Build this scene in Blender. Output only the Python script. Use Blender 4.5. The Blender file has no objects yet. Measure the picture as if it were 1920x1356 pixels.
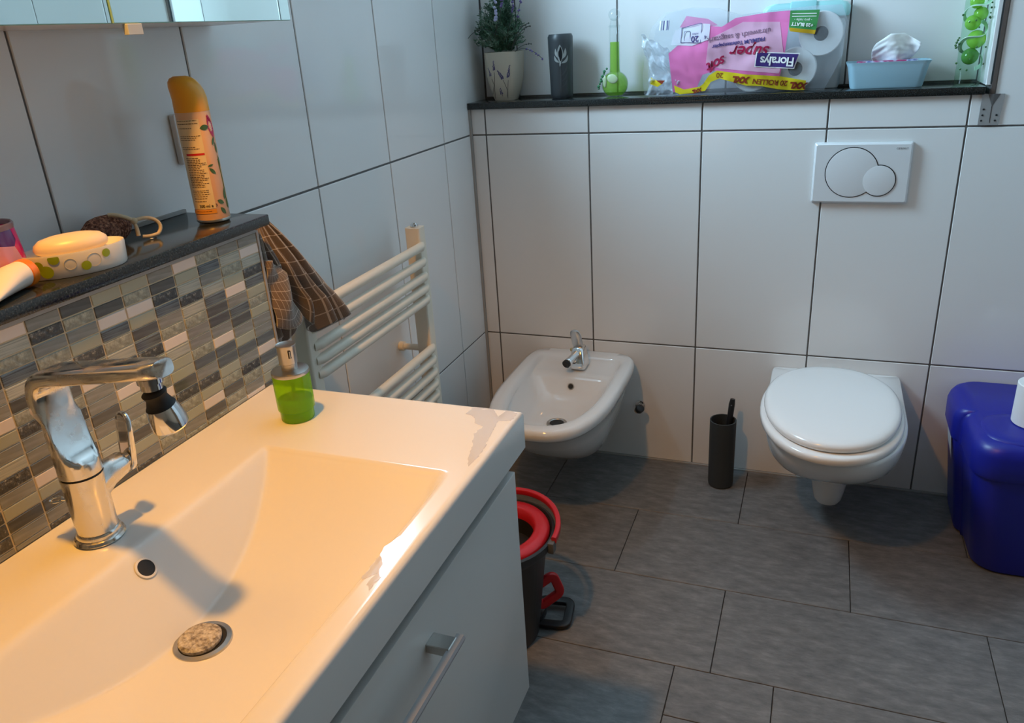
import bpy, bmesh, math, random
from mathutils import Vector, Matrix, noise
random.seed(7)
S = bpy.context.scene
COL = S.collection
PI = math.pi

# ------------------------------------------------------------------ camera
cam_d = bpy.data.cameras.new('camera')
cam = bpy.data.objects.new('camera', cam_d)
COL.objects.link(cam)
cam_d.sensor_width = 36.0
cam_d.lens = 1487.1 * 36.0 / 1920.0
cam_d.clip_start = 0.02
RT = Vector((0.93518609, 0.34899016, -0.06027315))
UP = Vector((-0.08211543, 0.37922068, 0.92165543))
FW = Vector((-0.3445055, 0.85696998, -0.38329938))
cam.matrix_world = Matrix(((RT.x, UP.x, -FW.x, 0.94777), (RT.y, UP.y, -FW.y, -2.15448),
                           (RT.z, UP.z, -FW.z, 1.25188), (0, 0, 0, 1)))
S.camera = cam

# ------------------------------------------------------------------ world, lights, exposure
w = bpy.data.worlds.new('sky')
S.world = w
w.use_nodes = True
w.node_tree.nodes['Background'].inputs[0].default_value = (0.62, 0.80, 1.0, 1)
w.node_tree.nodes['Background'].inputs[1].default_value = 6.0
S.view_settings.view_transform = 'Standard'
S.view_settings.look = 'None'
S.view_settings.gamma = 1.0
S.view_settings.use_curve_mapping = False
S.view_settings.exposure = 0.02

# daylight through the window in the left wall (deep reveal, opening y -0.75..-0.26, z 1.375..2.10)
ld = bpy.data.lights.new('window_daylight', 'AREA')
ld.shape = 'RECTANGLE'
ld.size = 0.70
ld.size_y = 0.48
ld.energy = 38.0
ld.color = (0.50, 0.78, 1.0)
lo = bpy.data.objects.new('window_daylight', ld)
lo.location = (-0.215, -0.505, 1.735)
lo.rotation_euler = (0, -PI / 2, 0)
COL.objects.link(lo)

# ------------------------------------------------------------------ materials
MATS = {}


def mat(name, col=(.8, .8, .8), rough=.5, metal=0.0, **kw):
    if name in MATS:
        return MATS[name]
    m = bpy.data.materials.new(name)
    m.use_nodes = True
    b = m.node_tree.nodes['Principled BSDF']
    b.inputs['Base Color'].default_value = (*col, 1)
    b.inputs['Roughness'].default_value = rough
    b.inputs['Metallic'].default_value = metal
    for k, v in kw.items():
        b.inputs[k.replace('_', ' ')].default_value = v
    MATS[name] = m
    return m


def nodes(m):
    return m.node_tree, m.node_tree.nodes, m.node_tree.links, m.node_tree.nodes['Principled BSDF']


def noise_col(m, scale, stops, detail=4, vec_scale=None, coord='Object', kind='noise', rough=.6):
    """colour ramp over a noise on object coordinates; stops = [(pos, rgb)]"""
    t, N, L, b = nodes(m)
    tc = N.new('ShaderNodeTexCoord')
    mp = N.new('ShaderNodeMapping')
    if vec_scale:
        mp.inputs['Scale'].default_value = vec_scale
    L.new(tc.outputs[coord], mp.inputs['Vector'])
    if kind == 'noise':
        n = N.new('ShaderNodeTexNoise')
        n.inputs['Detail'].default_value = detail
        n.inputs['Roughness'].default_value = rough
        out = n.outputs['Fac']
    elif kind == 'voronoi':
        n = N.new('ShaderNodeTexVoronoi')
        out = n.outputs['Distance']
    elif kind == 'crackle':
        n = N.new('ShaderNodeTexVoronoi')
        n.feature = 'DISTANCE_TO_EDGE'
        out = n.outputs['Distance']
    n.inputs['Scale'].default_value = scale
    L.new(mp.outputs['Vector'], n.inputs['Vector'])
    r = N.new('ShaderNodeValToRGB')
    el = r.color_ramp.elements
    el[0].position, el[0].color = stops[0][0], (*stops[0][1], 1)
    el[1].position, el[1].color = stops[-1][0], (*stops[-1][1], 1)
    for p, c in stops[1:-1]:
        e = el.new(p)
        e.color = (*c, 1)
    L.new(out, r.inputs['Fac'])
    L.new(r.outputs['Color'], b.inputs['Base Color'])
    return out


def bump(m, scale, dist, strength=.5, detail=3, vec_scale=None, kind='noise'):
    t, N, L, b = nodes(m)
    tc = N.new('ShaderNodeTexCoord')
    mp = N.new('ShaderNodeMapping')
    if vec_scale:
        mp.inputs['Scale'].default_value = vec_scale
    L.new(tc.outputs['Object'], mp.inputs['Vector'])
    n = N.new('ShaderNodeTexNoise' if kind == 'noise' else 'ShaderNodeTexVoronoi')
    n.inputs['Scale'].default_value = scale
    if kind == 'noise':
        n.inputs['Detail'].default_value = detail
    L.new(mp.outputs['Vector'], n.inputs['Vector'])
    bp = N.new('ShaderNodeBump')
    bp.inputs['Distance'].default_value = dist
    bp.inputs['Strength'].default_value = strength
    L.new(n.outputs[0], bp.inputs['Height'])
    L.new(bp.outputs['Normal'], b.inputs['Normal'])


def film(name, col, tint=1.0, gloss_rough=.05, fres=1.45, diffuse=None, dmix=0.0):
    """thin clear plastic or glass: coloured transparency + fresnel gloss (+ some diffuse)"""
    if name in MATS:
        return MATS[name]
    m = bpy.data.materials.new(name)
    m.use_nodes = True
    N, L = m.node_tree.nodes, m.node_tree.links
    N.remove(N['Principled BSDF'])
    out = N['Material Output']
    tr = N.new('ShaderNodeBsdfTransparent')
    tr.inputs[0].default_value = (*col, 1)
    gl = N.new('ShaderNodeBsdfGlossy')
    gl.inputs['Roughness'].default_value = gloss_rough
    lw = N.new('ShaderNodeLayerWeight')
    lw.inputs['Blend'].default_value = .5
    pw = N.new('ShaderNodeMath')
    pw.operation = 'POWER'
    pw.inputs[1].default_value = 4.0
    L.new(lw.outputs['Facing'], pw.inputs[0])
    fr = N.new('ShaderNodeMapRange')
    f0 = ((fres - 1) / (fres + 1)) ** 2
    fr.inputs[3].default_value, fr.inputs[4].default_value = f0, .75
    L.new(pw.outputs[0], fr.inputs[0])
    mx = N.new('ShaderNodeMixShader')
    base = tr
    if diffuse:
        df = N.new('ShaderNodeBsdfDiffuse')
        df.inputs[0].default_value = (*diffuse, 1)
        m2 = N.new('ShaderNodeMixShader')
        m2.inputs[0].default_value = dmix
        L.new(tr.outputs[0], m2.inputs[1])
        L.new(df.outputs[0], m2.inputs[2])
        base = m2
    L.new(fr.outputs[0], mx.inputs[0])
    L.new(base.outputs[0], mx.inputs[1])
    L.new(gl.outputs[0], mx.inputs[2])
    L.new(mx.outputs[0], out.inputs['Surface'])
    MATS[name] = m
    return m


TILE = mat('white_glazed_tile', (.83, .83, .82), .07, Specular_IOR_Level=.5)
GROUT = mat('grey_grout', (.16, .15, .145), .9)
noise_col(GROUT, 60, [(.3, (.115, .11, .108)), (.7, (.17, .165, .16))])
SIL = mat('grey_silicone', (.36, .35, .33), .55)
FLOORT = mat('floor_tile', (.2, .2, .2), .42)
noise_col(FLOORT, 16, [(.34, (.110, .110, .111)), (.52, (.170, .169, .168)), (.68, (.235, .232, .228))], 10, (1, 3, 1), rough=.72)
bump(FLOORT, 140, .0008, .5, 5, (1, 3, 1))
FGROUT = mat('floor_joint', (.045, .043, .04), .9)
PLASTER = mat('white_plaster', (.88, .88, .86), .8)
GRANITE = mat('black_granite', (.02, .02, .02), .13)
noise_col(GRANITE, 420, [(.42, (.010, .012, .012)), (.60, (.030, .034, .034)), (.75, (.13, .14, .14))], 3)
CERAM = mat('white_ceramic', (.80, .80, .79), .10, Coat_Weight=.4, Coat_Roughness=.05)
BASIN = mat('basin_ceramic', (.80, .795, .78), .16)
SEAT = mat('white_seat_plastic', (.82, .82, .81), .16)
CHROME = mat('chrome', (.80, .80, .80), .10, 1.0)
CHROMES = mat('scaled_chrome', (.72, .70, .67), .16, 1.0)
t_, N_, L_, b_ = nodes(CHROMES)
_n = N_.new('ShaderNodeTexNoise')
_n.inputs['Scale'].default_value = 55
_n.inputs['Detail'].default_value = 6
_tc = N_.new('ShaderNodeTexCoord')
L_.new(_tc.outputs['Object'], _n.inputs['Vector'])
_r = N_.new('ShaderNodeMapRange')
_r.inputs[1].default_value, _r.inputs[2].default_value = .35, .75
_r.inputs[3].default_value, _r.inputs[4].default_value = .08, .42
L_.new(_n.outputs['Fac'], _r.inputs[0])
L_.new(_r.outputs[0], b_.inputs['Roughness'])
STEEL = mat('brushed_steel', (.55, .53, .50), .28, 1.0)
ALU = mat('satin_aluminium', (.52, .53, .55), .35, .85)
BLACKP = mat('black_plastic', (.012, .012, .013), .38)
BLACKR = mat('black_rubber', (.01, .01, .011), .6)
REDP = mat('red_plastic', (.52, .012, .02), .32)
BLUEP = mat('blue_plastic', (.008, .014, .30), .36)
WHITEL = mat('white_lacquer', (.70, .70, .68), .22)
CREAMR = mat('cream_radiator_enamel', (.84, .77, .64), .30)
PAPER = mat('white_tissue_paper', (.84, .84, .83), .9)
bump(PAPER, 300, .0008, .3)
DARKG = mat('dark_grey_matt', (.035, .04, .042), .55)
MIRROR = mat('mirror_glass', (.80, .90, .86), .01, 1.0)
GEDGE = mat('mirror_glass_edge', (.30, .55, .48), .15)
INK = mat('black_ink', (.02, .02, .02), .6)


# ------------------------------------------------------------------ mesh helpers
def finish(name, me, m, parent, smooth=False, auto=None):
    o = bpy.data.objects.new(name, me)
    if m:
        me.materials.append(m)
    if smooth:
        for p in me.polygons:
            p.use_smooth = True
        if auto:
            try:
                me.set_sharp_from_angle(angle=math.radians(auto))
            except Exception:
                pass
    COL.objects.link(o)
    if parent:
        o.parent = parent
        if parent.parent is None and parent.type == 'EMPTY':
            o.matrix_parent_inverse = Matrix.Translation(-Vector(parent.location))
    return o


def raw(name, vs, fs, m, parent=None, smooth=False, auto=None, uvs=None):
    me = bpy.data.meshes.new(name)
    me.from_pydata([tuple(v) for v in vs], [], fs)
    if uvs:
        l = me.uv_layers.new(name='UVMap')
        for i, lp in enumerate(me.loops):
            l.data[i].uv = uvs[lp.vertex_index]
    me.update()
    return finish(name, me, m, parent, smooth, auto)


def from_bm(name, bm, m, parent=None, smooth=False, auto=None):
    bmesh.ops.recalc_face_normals(bm, faces=bm.faces)
    me = bpy.data.meshes.new(name)
    bm.to_mesh(me)
    bm.free()
    return finish(name, me, m, parent, smooth, auto)


def bm_box(bm, lo_, hi_, bev=0.0, seg=1):
    x0, y0, z0 = lo_
    x1, y1, z1 = hi_
    v = [bm.verts.new(p) for p in ((x0, y0, z0), (x1, y0, z0), (x1, y1, z0), (x0, y1, z0),
                                   (x0, y0, z1), (x1, y0, z1), (x1, y1, z1), (x0, y1, z1))]
    fs = [bm.faces.new([v[i] for i in f]) for f in ((3, 2, 1, 0), (4, 5, 6, 7), (0, 1, 5, 4), (1, 2, 6, 5), (2, 3, 7, 6), (3, 0, 4, 7))]
    if bev:
        es = list({e for f in fs for e in f.edges})
        bmesh.ops.bevel(bm, geom=es, offset=bev, segments=seg, affect='EDGES', profile=.5)


def box(name, lo_, hi_, m, parent=None, bev=0.0, seg=1, rot=None, smooth=False):
    bm = bmesh.new()
    bm_box(bm, lo_, hi_, bev, seg)
    if rot is not None:
        c = (Vector(lo_) + Vector(hi_)) / 2
        bmesh.ops.rotate(bm, verts=bm.verts, cent=c, matrix=rot)
    return from_bm(name, bm, m, parent, smooth or seg > 1, 35 if (smooth or seg > 1) else None)


def loft(name, rings, m, parent=None, cap0=True, cap1=True, smooth=True, auto=40, closed=False):
    n = len(rings[0])
    vs = [p for r in rings for p in r]
    fs = []
    k = len(rings)
    for i in range(k if closed else k - 1):
        a, b = i * n, ((i + 1) % k) * n
        for j in range(n):
            fs.append((a + j, a + (j + 1) % n, b + (j + 1) % n, b + j))
    if not closed:
        if cap0:
            fs.append(tuple(reversed(range(n))))
        if cap1:
            fs.append(tuple(range((k - 1) * n, k * n)))
    bm = bmesh.new()
    bv = [bm.verts.new(p) for p in vs]
    for f in fs:
        try:
            bm.faces.new([bv[i] for i in f])
        except ValueError:
            pass
    return from_bm(name, bm, m, parent, smooth, auto)


def lathe(name, prof, c, m, parent=None, seg=40, cap0=True, cap1=True, auto=40, ax=None, sx=1.0, sy=1.0):
    """prof = [(r, h)] turned about the vertical through c (or about direction ax)"""
    rings = []
    c = Vector(c)
    if ax is not None:
        ax = Vector(ax).normalized()
        q = ax.to_track_quat('Z', 'Y')
    for r, h in prof:
        ring = []
        for i in range(seg):
            a = 2 * PI * i / seg
            p = Vector((max(r, 1e-5) * sx * math.cos(a), max(r, 1e-5) * sy * math.sin(a), h))
            ring.append(c + (q @ p if ax is not None else p))
        rings.append(ring)
    return loft(name, rings, m, parent, cap0, cap1, True, auto)


def tube(name, pts, r, m, parent=None, seg=10, closed=False, smooth=True, prof=None, upv=None):
    """sweep a circle (or prof = list of (u, v)) along pts; r may be a list"""
    P = [Vector(p) for p in pts]
    n = len(P)
    rings = []
    prev = None
    for i in range(n):
        if closed:
            d = P[(i + 1) % n] - P[i - 1]
        else:
            d = P[min(i + 1, n - 1)] - P[max(i - 1, 0)]
        d.normalize()
        if prev is None:
            u = Vector(upv) if upv else (Vector((0, 0, 1)) if abs(d.z) < .9 else Vector((1, 0, 0)))
        else:
            u = prev
        u = (u - d * u.dot(d)).normalized()
        prev = u
        v = d.cross(u)
        rr = r[i] if isinstance(r, (list, tuple)) else r
        if prof:
            ring = [P[i] + u * (a * rr) + v * (b * rr) for a, b in prof]
        else:
            ring = [P[i] + u * (rr * math.cos(2 * PI * k / seg)) + v * (rr * math.sin(2 * PI * k / seg)) for k in range(seg)]
        rings.append(ring)
    return loft(name, rings, m, parent, True, True, smooth, 50, closed)


def bez(p0, p1, p2, p3, n=12):
    p0, p1, p2, p3 = map(Vector, (p0, p1, p2, p3))
    return [p0 * (1 - t) ** 3 + p1 * 3 * t * (1 - t) ** 2 + p2 * 3 * t * t * (1 - t) + p3 * t ** 3 for t in [i / n for i in range(n + 1)]]


def grid(name, f, nu, nv, m, parent=None, smooth=True, uv=True, solid=0.0):
    vs, uvs, fs = [], [], []
    for j in range(nv + 1):
        for i in range(nu + 1):
            vs.append(Vector(f(i / nu, j / nv)))
            uvs.append((i / nu, j / nv))
    for j in range(nv):
        for i in range(nu):
            a = j * (nu + 1) + i
            fs.append((a, a + 1, a + nu + 2, a + nu + 1))
    o = raw(name, vs, fs, m, parent, smooth, None, uvs if uv else None)
    if solid:
        md = o.modifiers.new('solid', 'SOLIDIFY')
        md.thickness = solid
        md.offset = 0
    return o


def sring(cx, hw, y0, y1, z, nr=2.0, nf=2.0, ymid=None, seg=64, tilt=0.0):
    """superellipse outline: rear at y0, front at y1 (y1 < y0)"""
    if ymid is None:
        ymid = (y0 + y1) / 2
    out = []
    for i in range(seg):
        a = 2 * PI * i / seg
        c, s = math.cos(a), math.sin(a)
        n = nr if s > 0 else nf
        x = cx + hw * math.copysign(abs(c) ** (2 / n), c)
        y = ymid + ((y0 - ymid) if s > 0 else (ymid - y1)) * math.copysign(abs(s) ** (2 / n), s)
        out.append(Vector((x, y, z + tilt * (y - ymid))))
    return out


def thing(name, label, cat, loc, group=None):
    o = bpy.data.objects.new(name, None)
    o.empty_display_size = .03
    o.location = loc
    COL.objects.link(o)
    o['label'] = label
    o['category'] = cat
    if group:
        o['group'] = group
    return o


def tag(o, label, cat, group=None):
    o['label'] = label
    o['category'] = cat
    if group:
        o['group'] = group
    return o


def struct(o, label=None):
    o['kind'] = 'structure'
    if label:
        o['label'] = label
    return o


def poly(name, pts, fy, m, parent=None, cell=.012, axis='y'):
    """polygon in (x, z) cut into small cells and laid on the surface y = fy(x, z)"""
    bm = bmesh.new()
    bm.faces.new([bm.verts.new((p[0], 0, p[1])) for p in pts])
    xs = [p[0] for p in pts]
    zs = [p[1] for p in pts]
    for lo_, hi_, no in ((min(xs), max(xs), (1, 0, 0)), (min(zs), max(zs), (0, 0, 1))):
        k = int((hi_ - lo_) / cell) + 1
        for i in range(1, k):
            c = lo_ + (hi_ - lo_) * i / k
            bmesh.ops.bisect_plane(bm, geom=bm.verts[:] + bm.edges[:] + bm.faces[:], plane_co=(c, 0, c), plane_no=no)
    bmesh.ops.triangulate(bm, faces=[f for f in bm.faces if len(f.verts) > 4])
    for v in bm.verts:
        v.co.y = fy(v.co.x, v.co.z)
    me = bpy.data.meshes.new(name)
    bm.to_mesh(me)
    bm.free()
    return finish(name, me, m, parent, True)


def text(name, body, size, place, m, parent=None, spacing=1.0, shear=0.0, bold=0.0):
    """flat lettering as a mesh; place((x, y)) -> world point, text centred on the origin"""
    c = bpy.data.curves.new(name, 'FONT')
    c.body = body
    c.size = size
    c.align_x = 'CENTER'
    c.align_y = 'CENTER'
    c.space_character = spacing
    c.shear = shear
    c.offset = bold
    c.resolution_u = 3
    tmp = bpy.data.objects.new('tmp', c)
    COL.objects.link(tmp)
    bpy.context.view_layer.update()
    me = bpy.data.meshes.new_from_object(tmp.evaluated_get(bpy.context.evaluated_depsgraph_get()))
    bpy.data.objects.remove(tmp)
    me.name = name
    me.materials.clear()
    for v in me.vertices:
        v.co = Vector(place(v.co.x, v.co.y))
    return finish(name, me, m, parent)


# tiles share mesh data by size
_tiles = {}


def tile(parent, lo_, hi_, m, name='tile', bev=.0012):
    d = tuple(round(hi_[i] - lo_[i], 4) for i in range(3))
    key = (d, m.name, bev)
    if key not in _tiles:
        bm = bmesh.new()
        bm_box(bm, [-k / 2 for k in d], [k / 2 for k in d], min(bev, min(d) * .45))
        bmesh.ops.recalc_face_normals(bm, faces=bm.faces)
        me = bpy.data.meshes.new(name)
        bm.to_mesh(me)
        bm.free()
        me.materials.append(m)
        _tiles[key] = me
    o = bpy.data.objects.new(name, _tiles[key])
    o.location = [(lo_[i] + hi_[i]) / 2 for i in range(3)]
    COL.objects.link(o)
    o.parent = parent
    return o


# ------------------------------------------------------------------ room shell
XR, YF, ZC = 2.05, -4.0, 2.45
XH = 3.5
G = .0021          # half a joint
floor = struct(box('floor', (-.12, YF - .1, -.12), (XH + .1, .25, -.004), FGROUT))
ceil = struct(box('ceiling', (-.26, YF - .1, ZC), (XH + .1, .25, ZC + .1), PLASTER))
wf = struct(box('wall_front_unseen', (-.26, YF - .1, -.004), (XH + .1, YF, ZC), mat('warm_bounce_plaster', (.88, .70, .52), .8)))  # unseen wall behind the camera, warm tone picked for its bounce

# wall_left with the window opening above the picture's top edge
WY0, WY1, WZ0, WZ1 = -.75, -.26, 1.375, 2.10
bm = bmesh.new()
T = .0024
bm_box(bm, (-.26, YF, -.004), (-T, WY0, ZC))
bm_box(bm, (-.26, WY1, -.004), (-T, .16, ZC))
bm_box(bm, (-.26, WY0, -.004), (-T, WY1, WZ0))
bm_box(bm, (-.26, WY0, WZ1), (-T, WY1, ZC))
wl = struct(from_bm('wall_left', bm, GROUT))
win = struct(box('window_1', (-.255, WY0, WZ0), (-.225, WY0 + .05, WZ1), WHITEL, None, .003))
for a, b in (((-.255, WY1 - .05, WZ0), (-.225, WY1, WZ1)), ((-.255, WY0, WZ0), (-.225, WY1, WZ0 + .05)), ((-.255, WY0, WZ1 - .05), (-.225, WY1, WZ1))):
    box('window_frame', a, b, WHITEL, win, .003)
box('window_sill', (-.225, WY0, WZ0 - .012), (.012, WY1, WZ0), GRANITE, win, .002)

ZL, ZU = .3832, .9852
ys = [.13, -.1774] + [-.1774 - .302 * k for k in range(1, 11)]
zs = [0, ZL, ZU, ZU + .602, ZU + 1.204, ZC]
for i in range(len(ys) - 1):
    ya, yb = ys[i + 1] + G * .8, ys[i] - G * .8
    if i == 0:
        yb = .129
    for j in range(len(zs) - 1):
        za, zb = zs[j] + G, zs[j + 1] - G
        segs = [(za, zb)]
        if ya < WY1 and yb > WY0 and zb > WZ0 and za < WZ1:      # cut around the window
            segs = []
            if za < WZ0 - .012:
                segs.append((za, WZ0 - .013))
            if zb > WZ1:
                segs.append((max(za, WZ1), zb))
        for s0, s1 in segs:
            if s1 - s0 > .01:
                tile(wl, (-.0046, ya, s0), (0, yb, s1), TILE)
# silicone in the room corner
box('corner_silicone', (-.001, -.007, 0), (.006, .002, 1.056), SIL, wl)

# wall_back: lower boxed-out wall, niche behind the ledge, full-height part to the right
bm = bmesh.new()
bm_box(bm, (-.12, T, -.004), (1.292, .25, 1.0555))
bm_box(bm, (1.292, T, -.004), (XR + .1, .25, ZC))
wb = struct(from_bm('wall_back', bm, GROUT))
X0 = .0474
xs = [.004, X0] + [X0 + .302 * k for k in range(1, 7)] + [XR]
xs = [x for x in xs if x <= XR]
for i in range(len(xs) - 1):
    xa, xb = xs[i] + G, xs[i + 1] - G
    for za, zb in ((.002, ZL), (ZL, ZU)):
        tile(wb, (xa, 0, za + G), (xb, .0046, zb - G), TILE)
    if xb < 1.29:
        tile(wb, (xa, 0, ZU + G), (xb, .0046, 1.056), TILE)
    else:
        tile(wb, (xa, 0, ZU + G), (max(min(xb, 1.2945), xa + .01) if xa < 1.29 else xb, .0046, 1.056 if xa < 1.29 else ZU + .602 - G), TILE)
        if xa < 1.29:
            tile(wb, (1.303, 0, ZU + G), (xb, .0046, ZU + .602 - G), TILE)
            tile(wb, (1.303, 0, ZU + .602 + G), (xb, .0046, ZU + 1.204 - G), TILE)
        else:
            tile(wb, (xa, 0, ZU + .602 + G), (xb, .0046, ZU + 1.204 - G), TILE)
wn = struct(box('wall_niche', (-.12, .1324, 1.0555), (1.292, .25, ZC), GROUT))
nx = [.002, .107, .400, .6925, .985, 1.281]
for i in range(len(nx) - 1):
    for za, zb in ((1.076, 1.676), (1.676, 2.276)):
        tile(wn, (nx[i] + G, .13, za + G), (nx[i + 1] - G, .1346, zb - G), TILE)
# white right-hand reveal of the niche
tile(wn, (1.2815, .002, 1.075), (1.292, .1345, ZC), TILE)
wr = struct(box('wall_right', (XR, -.906, -.004), (XR + .1, .25, ZC), GROUT))
HALL_BOUNCE = mat('warm_bounce_plaster', (.88, .70, .52), .8)  # added out-of-view hall walls, set back and tinted to shape the bounce light
struct(box('wall_return_added', (XR + .1, -.906, -.004), (XH, -.806, ZC), HALL_BOUNCE))
struct(box('wall_hall_added', (XH, YF - .1, -.004), (XH + .1, -.806, ZC), HALL_BOUNCE))
for i in range(3):
    ya, yb = -.302 * (i + 1) + G, -.302 * i - G
    for j in range(len(zs) - 1):
        tile(wr, (XR - .0046, ya, zs[j] + G), (XR, yb, zs[j + 1] - G), TILE)

# metal edge profile up the right side of the niche, and the bent bracket below it
PROF = mat('bronze_grey_profile', (.20, .17, .155), .4, .6)
tr = struct(box('trim_1', (1.2935, -.0035, 1.057), (1.3015, .004, 2.19), PROF))
box('profile_lip', (1.290, -.0015, 1.078), (1.2935, .003, 2.19), DARKG, tr)

# floor tiles, staggered
yr = [-.002, -.287, -.571, -.845]
rows = [(.275, yr[0], yr[1]), (.006, yr[1], yr[2]), (.275, yr[2], yr[3])]
g = .0009
for off, ya, yb in rows:
    x = off - .543 * 2
    while x < XR:
        a, b = max(x, 0.0), min(x + .543, XR)
        if b - a > .01:
            tile(floor, (a + g, yb + g, -.006), (b - g, ya - g, 0), FLOORT, bev=.0008)
        x += .543
row4 = [(0, .205, -1.12), (.205, .745, -1.12), (.745, .944, -.981), (.745, .944, -1.12), (.944, 1.487, -1.12), (1.487, XR, -1.12)]
for a, b, y1 in row4:
    y0 = -.845 if not (a == .745 and y1 == -1.12) else -.981
    tile(floor, (a + g, y1 + g, -.006), (b - g, y0 - g, 0), FLOORT, bev=.0008)
y = -1.12
k = 0
while y > YF:
    x = -.27 + .27 * (k % 2)
    yb = max(y - .276, YF)
    XE = XH if y < -1.0 else XR
    while x < XE:
        a, b = max(x, 0.0), min(x + .543, XE)
        if b - a > .01:
            tile(floor, (a + g, yb + g, -.006), (b - g, y - g, 0), FLOORT, bev=.0008)
        x += .543
    y -= .276
    k += 1
box('floor_silicone', (.005, -.006, -.004), (XR, .003, .0035), SIL, floor)

# ------------------------------------------------------------------ low boxed wall behind the basin with mosaic
MX = .150
wv = struct(box('wall_vanity', (0, -2.11, 0), (MX - .0013, -1.18, 1.001), mat('mosaic_grout', (.66, .57, .42), .9)))
MOS = {
    'g': mat('mosaic_grey_glass', (.23, .23, .215), .16),
    'd': mat('mosaic_dark_glass', (.085, .088, .085), .12),
    'b': mat('mosaic_blue_black_glass', (.06, .075, .095), .10),
    's': mat('mosaic_striped_glass', (.36, .37, .31), .14),
    'l': mat('mosaic_pale_glass', (.42, .42, .32), .16),
    'k': mat('mosaic_dark_crackle', (.1, .1, .1), .12),
    'c': mat('mosaic_pale_crackle', (.3, .3, .25), .14),
    'w': mat('mosaic_white_stone', (.82, .72, .65), .35)}
noise_col(MOS['s'], 3, [(.35, (.30, .31, .26)), (.5, (.54, .54, .46)), (.65, (.36, .37, .32))], 2, (1, 3, 110))
noise_col(MOS['b'], 3, [(.35, (.06, .065, .070)), (.52, (.19, .22, .24)), (.65, (.07, .08, .085))], 2, (1, 3, 110))
noise_col(MOS['d'], 4, [(.3, (.085, .085, .078)), (.7, (.15, .148, .135))], 3, (1, 4, 40))
noise_col(MOS['g'], 4, [(.3, (.22, .22, .195)), (.7, (.34, .335, .30))], 3, (1, 5, 60))
noise_col(MOS['k'], 150, [(.42, (.05, .05, .05)), (.56, (.10, .10, .095)), (.66, (.42, .40, .34))], 5, rough=.8)
noise_col(MOS['c'], 120, [(.35, (.22, .22, .17)), (.5, (.33, .33, .26)), (.70, (.62, .60, .48))], 5, rough=.8)
bump(MOS['k'], 180, .002, .8)
bump(MOS['c'], 180, .002, .7)
cols = ['gwskblclggdwdsld', 'gsclwgbdgldgkcgw', 'cbgsbddgwddlcdcs', 'wlskscggcdgklwdc', 'gdkbgcwslldkclgc',
        'lcwldbklgcwgdlcg', 'ldwbcskgwlgcdlgk', 'dcglkcwggdglsgcd', 'gkgcsbdckgldkgwk', 'wscbsdckggdwldgk']
PW, PH = .0448, .0156
for i in range(19):
    st = cols[i] if i < len(cols) else ''.join(random.choice('ggddbssllkkccw') for _ in range(16))
    for j in range(16):
        yb = -1.1815 - PW * i
        zt = .9935 - PH * j
        zb = max(zt - PH + .0019, .7535)
        if zt - zb < .003:
            continue
        tile(wv, (MX - .006, yb - PW + .002, zb), (MX, yb, zt), MOS[st[j]], 'mosaic_tile', .0006)
box('edge_strip', (MX - .012, -1.181, .70), (MX + .0012, -1.1765, .997), mat('strip_grey', (.42, .38, .35), .5), wv)
box('silicone_joint', (MX - .006, -1.98, .9945), (MX + .003, -1.183, 1.001), mat('silicone_pale', (.36, .38, .39), .5), wv)

# granite shelf on it
sh = tag(box('granite_shelf', (.0005, -2.11, 1.001), (.162, -1.158, 1.017), GRANITE, None, .0018, 2),
         'black granite shelf above the mosaic tiles behind the basin', 'shelf')
box('wall_silicone', (.0002, -2.11, 1.0172), (.006, -1.160, 1.0225), SIL, sh)

# granite ledge of the niche
tag(box('granite_ledge', (.001, -.012, 1.056), (1.281, .1298, 1.0735), GRANITE, None, .0015, 2),
    'long black granite ledge on the wall above bidet and toilet', 'ledge')

# metal bracket
t = thing('corner_bracket', 'small grey metal plate with punched holes at the ledge end', 'bracket', (1.299, -.002, 1.02))
BRK = mat('bracket_zinc', (.42, .42, .42), .45, .4)
bm = bmesh.new()
pts = [(1.277, .988), (1.318, .988), (1.3225, 1.056), (1.2775, 1.0565)]
va = [bm.verts.new((x, -.0006, z)) for x, z in pts]
vb = [bm.verts.new((x, -.0036, z)) for x, z in pts]
bm.faces.new(vb)
bm.faces.new(va[::-1])
for i in range(4):
    bm.faces.new((va[i], va[(i + 1) % 4], vb[(i + 1) % 4], vb[i]))
from_bm('plate', bm, BRK, t)
raw('folded_notch', [(1.289, -.0042, 1.0565), (1.314, -.0042, 1.0565), (1.3005, -.0039, 1.030), (1.2995, -.0039, 1.030), (1.3, -.0075, 1.0565)],
    [(0, 4, 3), (4, 1, 2), (4, 2, 3)], mat('notch_dark', (.17, .17, .17), .5, .6), t)
box('slit', (1.2993, -.0041, .993), (1.3005, -.0034, 1.031), BLACKR, t)
for x, z in ((1.2845, 1.023), (1.2837, 1.010), (1.283, .998), (1.3105, .998), (1.312, 1.010)):
    lathe('hole', [(.0022, 0), (.0022, .0008)], (x, -.0036, z), BLACKR, t, 12, ax=(0, -1, 0))

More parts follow.
